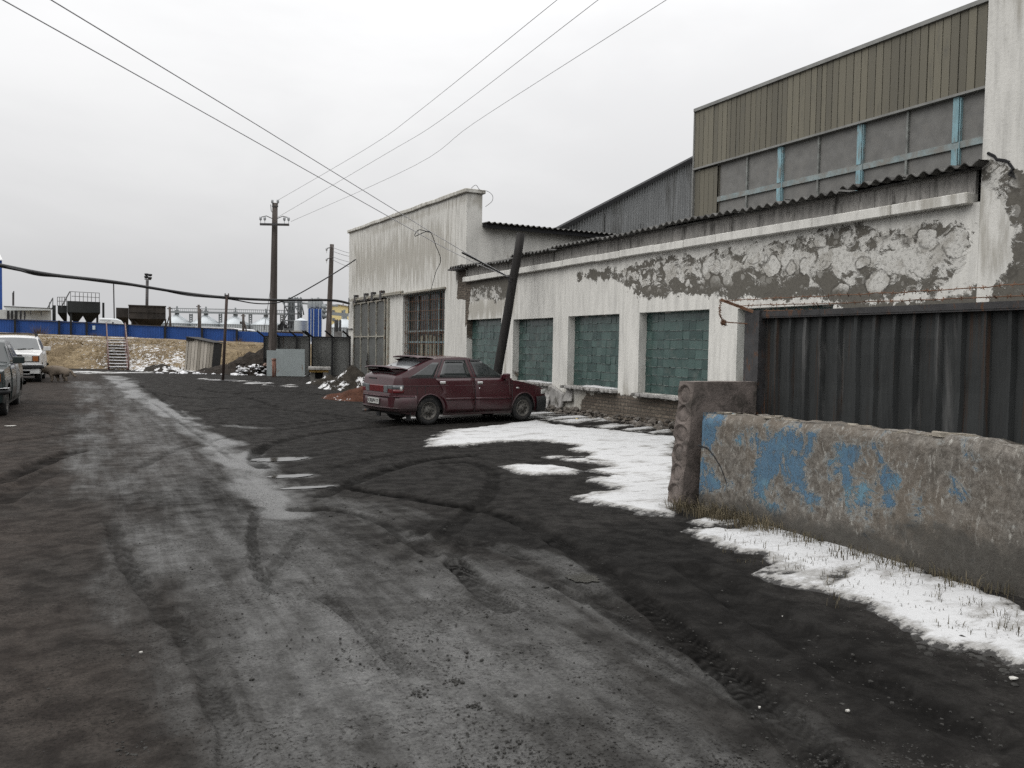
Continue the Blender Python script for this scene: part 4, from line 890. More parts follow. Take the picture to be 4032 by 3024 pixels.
# scattered pale scraps
rr = random.Random(5); PAPER = M('pale_scrap', (.40, .39, .36), .8, .2)
SC = [(2190, 1470, .05), (1640, 1533, .016), (1690, 1335, .01), (1830, 1540, .022), (305, 1413, .02), (25, 921, .2)]
for x, y, s_ in SC:
    p = gv(x, y); mb = MB(); a = rr.uniform(0, 3); mb.prism([p+Vector((math.cos(a+k)*s_*.6*rr.uniform(.5, 1), math.sin(a+k)*s_*.6*rr.uniform(.3, .8), .008)) for k in (0, 1.3, 2.6, 4, 5.2)], (0, 0, .006))
    tag(mb.build('paper_scrap', PAPER), 'small pale scrap of litter lying on the dark dirt', 'litter', 'pale scraps on the yard')
# rubble along the plinth
mb = MB(); rr = random.Random(8)
for _ in range(420):
    y = rr.uniform(9.6, 20.6); x = FX-.05-abs(rr.gauss(0, .28)); clod(mb, (x, y, float(gz(x, y))+.01+max(0, .12-(FX-x)*.35)), abs(rr.gauss(0, .045))+.012, rr)
RUB = M('brick_rubble', (.085, .075, .064), .95, .55, 5, 0, .4, 40, dirt=(.35, .34, .33), dirtamt=.1); tag(mb.build('rubble', RUB, fix=False), 'broken brick rubble along the foot of the workshop wall', None, None, 'stuff')
ch = thing('plaster_chunk', (FX-.12, 17.5, .3), 'broken slab of pale plaster leaning at the cracked pier by the windows', 'rubble')
mb = MB(); mb.prism([(FX-.1, 17.35, .28), (FX-.14, 17.75, .25), (FX-.06, 17.62, .62), (FX-.03, 17.42, .55)], (.06, .03, 0)); mb.build('slab', CONC, ch, bevel=.012); mb = MB(); mb.prism([(FX-.28, 18.3, .05), (FX-.3, 18.85, .05), (FX-.1, 18.75, .5), (FX-.08, 18.45, .45)], (.06, 0, 0)); mb.build('slab', CONC, ch, bevel=.012)
# buttress of old plaster at the pier
bt = MB(); bt.prism([(FX-.01, 17.9, -.05), (FX-.01, 20.1, -.05), (FX-.01, 19.2, .5), (FX-.01, 18.4, .63), (FX-.01, 17.7, .45)], (-.1, 0, 0)); bt.build('plinth', CONC, ws, bevel=.03)

# ------------------------------------------------------------------ leaning pole and cables
pb = Vector((9.55, 19.85, 0)); pt = at(2052, 918, 21.75)
lp = thing('leaning_pole', pb, 'black leaning wooden pole behind the maroon car, cut off at the top', 'pole')
mb = MB(); mb.tube([pb+(pt-pb)*k/8+Vector((.006*math.sin(k*2), .006*math.cos(k*3), 0)) for k in range(9)], [.128-.002*k for k in range(9)], 14); mb.build('trunk', WOODD, lp)
hk = at(2003, 1092, 21.3); mb = MB(); mb.tube([pb+(pt-pb)*(hk.z/pt.z), hk, hk+Vector((0, 0, -.1)), hk+Vector((.08, 0, -.12))], .018, 6); mb.build('hook', STEEL, lp)
def cable(pts, r, label, group=None, mat=CABLE, name='overhead_cable'):
    mb = MB(); mb.tube(pts, r, 6); return tag(mb.build(name, mat, fix=False), label, 'cable', group)
c1a = at(210, 6, 8.0); c1b = at(1780, 960, 17.5); c2a = at(10, -5, 8.0); c2b = at(1730, 955, 17.5)
c1a = c1a+(c1a-c1b)*.3; c2a = c2a+(c2a-c2b)*.3
cable([c1a, at(200+1*795, 481, 12.4)]+[at(1690, 910, 17.4), at(1845, 1002, 19.2), hk+Vector((0, 0, .02))], .0072, 'steel cable from the leaning pole, upper of the two long slanting ones', None, WIREM)
cable([c2a, at(860, 475, 12.2), at(1735, 968, 17.6), at(1860, 1030, 19.2), hk], .0072, 'steel cable from the leaning pole, lower of the two long slanting ones', None, WIREM)
cable([at(1820, 995, 19.0), at(1900, 1035, 20.2), hk], .022, 'thick black end piece of the slanting cables beside the leaning pole')
cable(spline([at(1690, 915, 17.5), at(1650, 905, 17.5), at(1634, 930, 17.5), at(1690, 912, 17.5), at(1715, 965, 18.5), at(1735, 1025, 20), at(1715, 1075, 22), at(1697, 1143, FX/ray(1697, 1143)[0]*.995)]), .009, 'thin loose wire hanging from the slanting cables to the barred window')

# ------------------------------------------------------------------ utility poles
WOODP = M('grey_brown_pole', (.055, .046, .041), .9, .35, 3, 0, .4, 30, (4, 4, .25), dirt=(.16, .14, .13), dirtamt=.25)
INS = M('pale_insulator', (.35, .36, .37), .4, .15)
def insul(mb, p, s=1):
    mb.tube([p, p+Vector((0, 0, .16*s))], .012*s, 5); mb.lathe([(.02*s, .12*s), (.055*s, .15*s), (.05*s, .2*s), (.06*s, .22*s), (.045*s, .28*s), (.0, .29*s)], p, 'z', 8)
d = 36.0; p0 = at(1072, 1490, d); p0.z = .15; p1 = at(1083, 800, d)
up_ = thing('utility_pole', p0, 'tall wooden utility pole with a crossarm of insulators behind the grey sheets', 'utility pole')
mb = MB(); mb.tube([p0.lerp(p1, k/6) for k in range(7)], [.19-.013*k for k in range(7)], 12); mb.build('shaft', WOODP, up_)
ax = Vector((CY, -SY, 0)); ca = at(1081, 884, d-.25); mb = MB(); mb.bar(ca-ax*.62+Vector((0, 0, 0)), ca+ax*.62, .09, .09)
mb.tube([ca-ax*.6+Vector((0, 0, .3)), ca-ax*.35+Vector((0, 0, .36)), ca-ax*.1+Vector((0, 0, .25))], .018, 5); mb.tube([ca+ax*.6+Vector((0, 0, .3)), ca+ax*.35+Vector((0, 0, .36)), ca+ax*.1+Vector((0, 0, .25))], .018, 5); mb.build('crossarm', STEEL, up_)
IP = [ca+ax*k+Vector((0, 0, .04)) for k in (-.6, -.42, .42, .6)]+[at(1072, 812, d-.1), at(1094, 812, d-.1)]
for p in IP: mb = MB(); insul(mb, p); mb.build('insulator', INS, up_)
mb = MB(); mb.bar(at(1071, 812, d-.1), at(1095, 813, d-.1), .05, .05); mb.tube([at(1066, 805, d), at(1068, 830, d), at(1075, 840, d)], .015, 5); mb.build('top_bracket', STEEL, up_)
for (sx_, sy_, ex_, ey_), k in (((1088, 792, 2200, -6), 0), ((1094, 855, 2362, -6), 1), ((1146, 872, 2632, -6), 2)):
    a_ = at(sx_, sy_, d-.2); b_ = at(ex_, ey_, 17); b2 = a_+(b_-a_)*1.25
    mid_ = {0: at(1640, 445, 27), 1: at(1740, 470, 27), 2: at(1870, 482, 27)}[k]
    pts = [a_.lerp(b2, i/16)-Vector((0, 0, 1.0*4*(i/16)*(1-i/16)*.5)) for i in range(17)]
    q = a_.lerp(b_, .5); pts = spline([tuple(a_), tuple(at(int(sx_+(ex_-sx_)*.33), {0: 578, 1: 610, 2: 650}[k], 30)), tuple(mid_), tuple(b_), tuple(b_+(b_-mid_)*.5)], 6)
    cable(pts, .0075, ('grey power line from the top of the utility pole, leftmost of three', 'grey power line from the utility pole crossarm, middle of three', 'grey power line from the crossarm end, rightmost of three')[k], None, WIREL, 'power_line')
d = 52.0; q0 = at(1290, 1400, d); q0.z = .8; q1 = at(1307, 962, d)
up2 = thing('utility_pole', q0, 'slimmer wooden utility pole farther back beside the garage wall', 'utility pole')
mb = MB(); mb.tube([q0.lerp(q1, k/6) for k in range(7)], [.2-.012*k for k in range(7)], 12); mb.build('shaft', WOODP, up2)
for yy in (974, 1015):
    p = at(1305, yy, d-.2); mb = MB(); mb.tube([p, p-ax*.22+Vector((0, 0, -.05)), p-ax*.3+Vector((0, 0, -.18))], .03, 5); mb.build('hook', STEEL, up2)
    mb = MB(); insul(mb, p-ax*.3+Vector((0, 0, -.35)), 1.1); mb.build('insulator', INS, up2)
for k, (y1_, y2_) in enumerate(((973, 995), (988, 1008), (1010, 1030), (1022, 1052))):
    cable(sag(at(1308, y1_, d-.1), at(1400, y2_+6, 47), .05), .014, 'thin wire from the farther utility pole to the garage', 'thin wires from the farther pole', WIREG, 'power_line')
# thick insulated line on a slim post, running across the yard to the garage
POSTM = M('rusty_slim_post', (.035, .022, .018), .8, .3, 6)
p0 = g(877, 1500); dp = p0.x*SY+p0.y*CY; p1 = at(893, 1166, dp)
sp = thing('slim_post', p0, 'slim dark rusty post holding up the thick black line', 'post')
mb = MB(); mb.tube([p0-Vector((0, 0, .1)), p1], .05, 8); mb.build('shaft', POSTM, sp); mb = MB(); mb.bar(p1-ax*.08, p1+ax*.08, .04, .1); mb.tube([p1-ax*.06, p1-ax*.06+Vector((0, 0, .1))], .02, 5); mb.tube([p1+ax*.06, p1+ax*.06+Vector((0, 0, .1))], .02, 5); mb.build('clamp', STEEL, sp)
mb = MB(); mb.bb(p0-Vector((.5, .35, .02)), p0+Vector((.5, .35, .03))); mb.build('base', STEEL, sp)
L1 = [at(-60, 1033, 20), at(0, 1045, 20.5), at(200, 1082, 23), at(450, 1110, 27.5), at(700, 1150, 31), at(893, 1172, dp), at(1100, 1182, 33.5), at(1300, 1182, 34), Vector((FX-.12, 36.9, 3.45))]
cable(spline(L1, 5), .055, 'thick black insulated line sagging across the yard on the slim post')
L2 = [at(-60, 1036, 20.2), at(60, 1060, 21), at(150, 1083, 22.5), at(260, 1092, 24), at(420, 1112, 27.4), at(600, 1135, 30), at(740, 1163, 31.6), at(893, 1176, dp), at(1000, 1194, 33), at(1075, 1194, 33.5), at(1140, 1176, 34), at(1260, 1110, 35), at(1345, 1058, 36), at(1400, 1022, 37)]
cable(spline(L2, 5), .026, 'thinner black cable looping below the thick line and rising to the garage')
# guy wire
cable([at(1068, 1120, 36), at(1040, 1300, 36.5)], .012, 'thin guy wire beside the tall utility pole', None, WIREG)

# ------------------------------------------------------------------ puddles
m, t, b = mk('puddle_water'); co = coord(t); b.inputs['Base Color'].default_value = (.03, .029, .025, 1); b.inputs['Roughness'].default_value = .07; b.inputs['Specular IOR Level'].default_value = .5
bump(t, b, noise(t, co, 6, 3), .05, .01); WATER = m
for pp, lab in zip(PUD, ('bright puddle inside the dark curved tyre mark', 'small bright puddle just below the dark curved tyre mark', 'thin bright puddle where the pale lane meets the crossing tyre marks', 'muddy puddle in the right hand wheel ruts near the camera')):
    mb = MB(); mb.add([(x, y, float(gz(x, y))-.006) for x, y in pp], [tuple(range(len(pp)))]); tag(mb.build('puddle', WATER), lab, 'puddle', 'small puddles on the dirt road')
mb = MB(); rr = random.Random(77); k = 0
while k < 1700:
    x, y = (rr.uniform(250, 2200), 1659-560*rr.random()**1.6); p = gv(x, y)
    m_ = float(fbm(p.x, p.y, 1.5, 3, 61))+.25*(1 if (980 < x < 1330 and y > 1540) else 0)+.06*(1 if x > 1300 else 0)
    if m_ < .58: continue
    clod(mb, (p.x, p.y, p.z+.001), abs(rr.gauss(0, .003))+.0014, rr); k += 1
tag(mb.build('crumbs', CLOD, fix=False), 'fine dark crumbs scattered in patches over the dirt road', None, None, 'stuff')
# ------------------------------------------------------------------ cars
def paint(name, col, mud=(.055, .045, .04), amt=.5, rough=.28):
    m, t, b = mk(name); co = coord(t); sp = t.nodes.new('ShaderNodeSeparateXYZ'); t.links.new(co, sp.inputs[0])
    n = noise(t, co, 3, 6, .65, .3); nf = noise(t, co, 25, 4, .7)
    f = math_(t, 'ADD', math_(t, 'SUBTRACT', amt+.12, math_(t, 'MULTIPLY', sp.outputs[2], 1.15)), math_(t, 'MULTIPLY', math_(t, 'SUBTRACT', n, .5), .9))
    mk_ = ramp(t, f, -.05, .45, 0, .88); mk_ = math_(t, 'MAXIMUM', mk_, ramp(t, n, .5, .8, 0, .3))
    sock(t, b.inputs['Base Color'], mix(t, mk_, col, mud)); sock(t, b.inputs['Roughness'], math_(t, 'ADD', rough, math_(t, 'MULTIPLY', mk_, .55)))
    b.inputs['Specular IOR Level'].default_value = .45; b.inputs['Coat Weight'].default_value = .25; b.inputs['Coat Roughness'].default_value = .15
    return m
GLASS = M('tinted_car_glass', (.018, .022, .022), .12, .2, 3, 0, 0, spec=.6); RUBBER = M('tyre_rubber', (.016, .016, .016), .85, .3, 8, 0, .3, 60, dirt=(.05, .046, .04), dirtamt=.3)
BLK = M('black_plastic', (.016, .017, .018), .55, .2); CHROME = M('chrome', (.62, .62, .62), .2, .1, metal=1, bmp=0)
RIM = M('dirty_steel_rim', (.11, .105, .095), .6, .3, 10, .4, .1, 40, dirt=(.05, .045, .04), dirtamt=.5)
LAMPW = M('clouded_headlamp', (.42, .42, .40), .15, .2, 12, bmp=0); LAMPO = M('amber_lamp', (.24, .085, .025), .2, .2, bmp=0); LAMPR = M('red_lamp', (.085, .010, .012), .2, .2, bmp=0); LAMPG = M('smoky_lamp', (.10, .11, .115), .25, .2, bmp=0)
WHITEP = M('number_plate_white', (.40, .40, .38), .5, .12, dirt=(.25, .24, .22), dirtamt=.2); INK = M('plate_ink', (.02, .02, .022), .6, .1)

class Body:
    def __init__(s, zt, zb, w, belt, k, arches, R=.33, zc=.29):
        s.zt, s.zb, s.w, s.belt, s.k, s.arches, s.R, s.zc = zt, zb, w, belt, k, arches, R, zc
    def ip(s, tab, x): return float(np.interp(x, [p[0] for p in tab], [p[1] for p in tab]))
    def sz(s, z): return 1-.10*max(0, (.5-z)/.5)**1.5-.05*max(0, (z-.55)/.4)**2
    def y(s, x, z):
        w = s.ip(s.w, x)
        if z <= s.belt: return w*s.sz(z)
        return max(.05, w*s.sz(s.belt)-(z-s.belt)*s.k)
    def top(s, x, y):
        zt = s.ip(s.zt, x); c = .03; zr = zt-c; yr = s.y(x, zr); return zr+c*(1-min(1, (y/yr))**2)
    def body(s, mb):
        x0, x1 = s.zt[0][0], s.zt[-1][0]; xs = sorted(set(np.round(np.arange(x0, x1, .028), 3)) | {round(p[0], 3) for p in s.zt} | {x1})
        P = []
        for x in xs:
            zt = s.ip(s.zt, x); zr = zt-.03; zb = s.ip(s.zb, x); bl = min(s.belt, zr-.012); half = []
            for i in range(11):
                z = zb+(bl-zb)*i/10
                for xw in s.arches:
                    if abs(x-xw) < s.R: z = max(z, s.zc+math.sqrt(s.R**2-(x-xw)**2))
                z = min(z, bl); half.append((x, s.y(x, z), z))
            for i in range(1, 6):
                z = bl+(zr-bl)*i/5; half.append((x, s.y(x, z), z))
            yr = s.y(x, zr)
            for i in range(1, 8):
                y = yr*(1-i/7); half.append((x, y, zr+.03*(1-(y/yr)**2)))
            P.append(half+[(a, -b, c) for a, b, c in half[-2::-1]])
        mb.smooth = True; mb.grid(P); mb.add(P[0], [tuple(range(len(P[0])))]); mb.add(P[-1], [tuple(range(len(P[-1])))]); mb.smooth = False
    def patch(s, mb, fx0, fx1, z0, z1, sg, off=.005, nu=8, nv=6, th=.012):
        def row(o, rev=False):
            R = []
            for j in range(nv+1):
                z = z0+(z1-z0)*j/nv; a = fx0(z) if callable(fx0) else fx0; b_ = fx1(z) if callable(fx1) else fx1
                R.append([(a+(b_-a)*i/nu, sg*(s.y(a+(b_-a)*i/nu, z)+o), z) for i in range(nu+1)])
            return R
        A = row(off); B = row(off-th); mb.smooth = True; mb.grid(A); mb.smooth = False
        for j in range(nv):
            for i in (0, nu): mb.add([A[j][i], A[j+1][i], B[j+1][i], B[j][i]], [(0, 1, 2, 3)])
        for i in range(nu):
            for j in (0, nv): mb.add([A[j][i], A[j][i+1], B[j][i+1], B[j][i]], [(0, 1, 2, 3)])
    def tpatch(s, mb, xa, xb, m0, m1, off=.006, nu=8, nv=10):       # patch on the top surface between stations xa, xb; margins from the edge
        rows = []
        for i in range(nu+1):
            x = xa+(xb-xa)*i/nu; zr = s.ip(s.zt, x)-.03; Y = s.y(x, zr)-(m0+(m1-m0)*i/nu)
            rows.append([(x, -Y+2*Y*j/nv, s.top(x, abs(-Y+2*Y*j/nv))) for j in range(nv+1)])
        dx = rows[-1][0][0]-rows[0][0][0]; dz = rows[-1][nv//2][2]-rows[0][nv//2][2]; n = Vector((-dz, 0, dx)).normalized()*off
        if n.z < 0: n = -n
        rows = [[Vector(p)+n for p in r] for r in rows]; mb.smooth = True; mb.grid(rows); mb.smooth = False
def wheel(root, x, y, sg, r=.285, wd=.175, rim=RIM, hub=False):
    mb = MB(); o = sg*wd/2
    pr = [(r*.66, -o), (r*.86, -o), (r*.97, -o*.82), (r, -o*.5), (r, o*.5), (r*.97, o*.82), (r*.86, o), (r*.68, o), (r*.64, o*.7)]
    mb.lathe([(a, y+b_) for a, b_ in pr], (x, 0, r), 'y', 30); w_ = mb.build('wheel', RUBBER, root, fix=True)
    mb = MB(); mb.lathe([(r*.66, y+o*.72), (r*.66, y+o*.95), (r*.58, y+o*.9), (r*.52, y+o*.55), (r*.30, y+o*.5), (r*.26, y+o*.75), (.0, y+o*.8)], (x, 0, r), 'y', 24)
    mb.cur = 1
    for k in range(10):
        a = 6.283*k/10; mb.lathe([(.0, y+o*.56), (.018, y+o*.56)], (x+r*.43*math.cos(a), 0, r+r*.43*math.sin(a)), 'y', 8)
    for k in range(4):
        a = 6.283*k/4+.4; mb.tube([(x+.05*math.cos(a), y+o*.5, r+.05*math.sin(a)), (x+.05*math.cos(a), y+o*.95, r+.05*math.sin(a))], .012, 6)
    mb.build('rim', [rim, BLK], w_, fix=False)
    return w_
def bumper(mb, xe, sgn, W, z0, z1, side, out=.03, bul=.13):
    prof = [(-.05, z0), (out*.5, z0+.03), (out*.95, z0+(z1-z0)*.3), (out, z0+(z1-z0)*.6), (out*.7, z1-.03), (-.04, z1)]; path = []
    n = 14
    pts = [(xe-sgn*side, -W-.025)]+[(xe-sgn*(bul*abs(k/n)**3), W*k/n) for k in range(-n, n+1)]+[(xe-sgn*side, W+.025)]
    rows = []
    for i, p in enumerate(pts):
        a = Vector(pts[max(i-1, 0)]); b_ = Vector(pts[min(i+1, len(pts)-1)]); d = (b_-a).normalized(); nrm = Vector((d.y, -d.x))*sgn
        rows.append([(p[0]+nrm.x*o, p[1]+nrm.y*o, z) for o, z in prof])
    mb.smooth = True; mb.grid(rows); mb.smooth = False
def plate_text(root, parent, s, loc, rot, size):
    cu = bpy.data.curves.new('plate', 'FONT'); cu.body = s; cu.size = size; cu.align_x = 'CENTER'; cu.align_y = 'CENTER'; cu.extrude = .0015; cu.offset = .0012
    ob = bpy.data.objects.new('tmp', cu); COL.objects.link(ob); dg = bpy.context.evaluated_depsgraph_get(); me = bpy.data.meshes.new_from_object(ob.evaluated_get(dg))
    bpy.data.objects.remove(ob); me.name = 'characters'; me.materials.clear(); me.materials.append(INK)
    o = bpy.data.objects.new('characters', me); COL.objects.link(o); o.parent = parent; o.location = loc; o.rotation_euler = rot; return o

# --- maroon hatchback: local x forward (rear axle at 0), y left
ZT = [(-.865, .62), (-.855, .66), (-.84, .80), (-.80, .98), (-.76, 1.03), (-.70, 1.045), (-.4, 1.165), (-.1, 1.28), (.12, 1.355), (.3, 1.385), (.6, 1.40), (.9, 1.405), (1.15, 1.39), (1.32, 1.355), (1.6, 1.20), (1.88, 1.03), (2.02, .955), (2.1, .94), (2.5, .885), (2.85, .81), (3.1, .735), (3.22, .67), (3.265, .60), (3.275, .52)]
ZB = [(-.865, .34), (-.7, .26), (-.4, .21), (0, .19), (2.5, .19), (3.0, .2), (3.275, .26)]
WT = [(-.865, .64), (-.85, .70), (-.80, .755), (-.65, .80), (-.3, .825), (.5, .84), (1.5, .84), (2.3, .83), (2.8, .80), (3.05, .765), (3.2, .69), (3.275, .60)]
B = Body(ZT, ZB, WT, .955, .46, (0, 2.492), .325, .295)
pr, pf = g(1687, 1673), g(2058, 1653); hd = math.atan2(pf.y-pr.y, pf.x-pr.x)-R_(4.2)
off_ = Vector((-math.sin(hd), math.cos(hd), 0))*.765*.925        # the near side is the car's right
c0 = thing('maroon_car', (pr.x+off_.x, pr.y+off_.y, .0), 'dusty maroon hatchback with two rear spoilers parked by the white workshop', 'car', None, hd)
MAR = paint('maroon_paint', (.034, .006, .009), (.028, .019, .018), .40, .25); MARD = paint('maroon_dusty', (.042, .012, .016), (.042, .032, .031), .60, .4)
ORG[c0.name] = Vector((0, 0, 0)); c0.scale = (.925, .925, .975)
mb = MB(); B.body(mb); mb.build('body', MAR, c0, smooth_angle=R_(35))
mb = MB(); mb.bb((-.6, -.62, .2), (3.1, .62, .62)); mb.bb((-.35, -.74, .30), (.36, .74, .66)); mb.bb((2.15, -.74, .30), (2.84, .74, .66)); mb.build('underbody', BLK, c0)
for sg in (-1, 1):
    ra = lambda z: .62 if z > .62 else (max(.30, .02+math.sqrt(max(0, .35**2-(z-.295)**2))) if z < .60 else .36)
    rr_ = lambda z: .34-.20*max(0, (z-.62))/.32 if z > .62 else .02+math.sqrt(max(.03, .355**2-(z-.295)**2))
    mb = MB(); B.patch(mb, lambda z: rr_(z)+.01, lambda z: 1.13, .24, .945, sg, .007, 8, 10); d1_ = mb.build('door', MAR, c0)
    mb = MB(); B.patch(mb, .38, 1.12, .50, .545, sg, .016, 6, 2); mb.build('side_moulding', MAR, d1_)
    mb = MB(); B.patch(mb, lambda z: .24+(z-.97)*.62, lambda z: 1.05-(z-.97)*.22, .975, 1.30, sg, .006, 6, 4); mb.build('window', GLASS, d1_)
    mb = MB(); mb.bb((.24, sg*(B.y(.3, .85)+.004), .83), (.38, sg*(B.y(.3, .85)+.022), .885)); mb.build('handle', CHROME, d1_, bevel=.008)
    mb = MB(); B.patch(mb, .46, .97, 1.295, 1.33, sg, .03, 5, 2); mb.build('wind_deflector', BLK, d1_)
    mb = MB(); B.patch(mb, 1.145, 2.14, .24, .945, sg, .007, 8, 10); d2_ = mb.build('door', MAR, c0)
    mb = MB(); B.patch(mb, 1.15, 2.12, .50, .545, sg, .016, 6, 2); mb.build('side_moulding', MAR, d2_)
    mb = MB(); B.patch(mb, lambda z: 1.19-(z-.97)*.24, lambda z: 1.92-(z-.97)*1.55, .975, 1.315, sg, .006, 8, 6); mb.build('window', GLASS, d2_)
    mb = MB(); mb.bb((1.20, sg*(B.y(1.3, .85)+.004), .82), (1.34, sg*(B.y(1.3, .85)+.022), .875)); mb.build('handle', CHROME, d2_, bevel=.008)
    mb = MB(); mb.lathe([(0, sg*.012), (.014, sg*.008), (.016, 0)], (1.25, sg*(B.y(1.3, .74)+.008), .735), 'y', 10); mb.build('keyhole', CHROME, d2_)
    mb = MB(); B.patch(mb, 1.10, lambda z: 1.40-(z-1.30)*1.2, 1.31, 1.345, sg, .03, 5, 2); mb.build('wind_deflector', BLK, d2_)
    mb = MB(); B.patch(mb, lambda z: -.46+(z-.975)*2.05, lambda z: .10+(z-.975)*.70, .975, 1.27, sg, .006, 8, 6); mb.build('quarter_window', GLASS, c0)
    mb = MB(); B.patch(mb, lambda z: .135+max(0, z-.955)*.66, lambda z: .158+max(0, z-.955)*.66, .95, 1.345, sg, .0045, 2, 8); B.patch(mb, lambda z: 1.128-max(0, z-.955)*.24, lambda z: 1.147-max(0, z-.955)*.24, .24, 1.345, sg, .0045, 2, 10); B.patch(mb, 2.142, 2.155, .24, .92, sg, .0045, 2, 8); B.patch(mb, -.5, 2.0, .957, .968, sg, .006, 12, 2); B.patch(mb, -.32, -.31, .63, .80, sg, .004, 1, 3); B.patch(mb, -.12, -.11, .64, .80, sg, .004, 1, 3); mb.build('seam', BLK, c0, fix=False)
    mb = MB(); B.patch(mb, -.82, 3.0, .795, .805, sg, .007, 24, 1); mb.build('crease_strip', MAR, c0)
    for xw in (0, 2.492):
        mb = MB(); P = [(xw+.335*math.cos(math.pi*k/12), .295+.335*math.sin(math.pi*k/12)) for k in range(13)]
        mb.tube([(x, sg*(B.y(x, z)+.004), z) for x, z in P], .016, 6); mb.build('wheel_arch_lip', MARD, c0)
    for xw in (0, 2.492): wheel(c0, xw, sg*.705, sg)
    mb = MB(); mb.bb((1.88, sg*.80, .93), (2.0, sg*.965, 1.05)); mb.prism([(1.83, sg*.775, .935), (2.02, sg*.775, .935), (1.86, sg*.765, 1.04)], (0, sg*.03, 0)); mb.build('mirror', MAR, c0, bevel=.02)
    mb = MB(); B.patch(mb, -.835, -.62, .655, .73, sg, .008, 5, 2); mb.build('tail_light', LAMPR, c0); mb = MB(); B.patch(mb, -.838, -.62, .735, .815, sg, .008, 5, 2); mb.build('tail_light', LAMPG, c0); mb = MB(); B.patch(mb, -.70, -.655, .705, .79, sg, .011, 2, 2); mb.build('side_lamp', LAMPW, c0)
    mb = MB(); B.patch(mb, 3.02, lambda z: 3.25-.2*(z-.60), .585, .685, sg, .006, 5, 3); mb.bb((3.20, sg*.30, .585), (3.262, sg*.60, .672)); mb.build('headlight', LAMPW, c0)
    mb = MB(); B.patch(mb, 2.26, 2.34, .72, .75, sg, .01, 2, 2); mb.build('side_repeater', LAMPW, c0)
    mb = MB(); mb.bb((-.47, sg*.62, .1), (-.44, sg*.79, .36)); mb.build('mudflap', BLK, c0)
mb = MB(); B.tpatch(mb, 1.36, 1.95, .04, .05); mb.build('windshield', GLASS, c0)
mb = MB(); B.tpatch(mb, -.60, .06, .13, .08, .006); mb.build('rear_window', M('sky_mirroring_glass', (.10, .105, .11), .12, .1, bmp=0, spec=.9), c0)
mb = MB(); bumper(mb, -.865, -1, .81, .27, .62, .52, .045); mb.build('bumper', MARD, c0)
mb = MB(); bumper(mb, 3.275, 1, .76, .2, .555, .42, .045); mb.build('bumper', BLK, c0)
mb = MB(); bumper(mb, -.895, -1, .80, .345, .375, .50, .05); bumper(mb, -.885, -1, .80, .575, .60, .50, .05); mb.build('bumper_ridge', MARD, c0)
# tail panel: wide reflector between the lamps, plate, badge
mb = MB(); mb.bb((-.868, -.34, .66), (-.82, .34, .80)); mb.build('tail_panel', LAMPR, c0, bevel=.01); 
for sg in (-1, 1): mb = MB(); mb.bb((-.872, sg*.35, .66), (-.81, sg*.52, .80)); mb.build('reflector', LAMPG, c0, bevel=.008)
for sg in (-1, 1): mb = MB(); mb.bb((-.862, sg*.525, .655), (-.78, sg*.70, .735)); mb.build('tail_light', LAMPR, c0, bevel=.008)
for sg in (-1, 1): mb = MB(); mb.bb((-.862, sg*.525, .74), (-.78, sg*.70, .81)); mb.build('tail_light', LAMPG, c0, bevel=.008)
mb = MB(); mb.bb((-.94, -.26, .425), (-.925, .26, .54)); pl = mb.build('number_plate', WHITEP, c0)
plate_text(c0, pl, 'K383PH', (-.942, .06, .478), (R_(90), 0, R_(-90)), .105); plate_text(c0, pl, '72', (-.942, -.195, .485), (R_(90), 0, R_(-90)), .085)
mb = MB(); mb.bb((-.825, .10, .915), (-.80, .46, .94)); mb.build('badge', BLK, c0)
# spoilers
def spoiler(x, z, ch, W, h, lift):
    m2 = MB(); n = 16; top_ = []; bot = []
    for k in range(-n, n+1):
        s_ = k/n; e = abs(s_)**4; xx = x-.06*e*0; zz = z-h*e*.55
        top_.append([(x-ch, W*s_, zz+lift), (x-ch+.01, W*s_, zz+lift+.018), (x-ch*.4, W*s_, zz+lift*.6+.02), (x+.06, W*s_, zz-.01), (x+.06, W*s_, zz-.03), (x-ch*.4, W*s_, zz+lift*.6-.008), (x-ch, W*s_, zz+lift)])
    m2.smooth = True; m2.grid(top_); m2.smooth = False
    for sg in (-1, 1): m2.prism([(x-ch*.95, sg*W*.90, z+lift-.06), (x+.05, sg*W*.98, z-.05), (x+.04, sg*W*.98, z-h-.06), (x-ch*.35, sg*W*.90, z-h-.10)], (0, -sg*.05, 0))
    return m2
spoiler(.14, 1.395, .32, .60, .06, -.01).build('spoiler', MARD, c0, smooth_angle=R_(40))
spoiler(-.46, 1.16, .38, .66, .07, .012).build('spoiler', MARD, c0, smooth_angle=R_(40))
mb = MB(); mb.bb((-.69, -.58, 1.03), (-.50, .58, 1.06)); mb.bb((-.03, -.52, 1.30), (.02, .52, 1.345)); mb.build('spoiler_underside', BLK, c0)
mb = MB(); mb.bar((-.64, .05, 1.075), (-.40, .22, 1.19), .02); mb.build('wiper', BLK, c0)
mb = MB(); mb.tube([(-.98, .42, .25), (-.6, .42, .25)], .028, 8); mb.build('exhaust', STEEL, c0)
mb = MB(); mb.bb((1.5, -.55, .93), (1.75, .55, .95)); mb.tube([(2.06, -.6, .945), (1.98, -.2, .985)], .012, 5); mb.tube([(2.06, .1, .955), (1.97, .5, .985)], .012, 5); mb.build('wiper', BLK, c0)

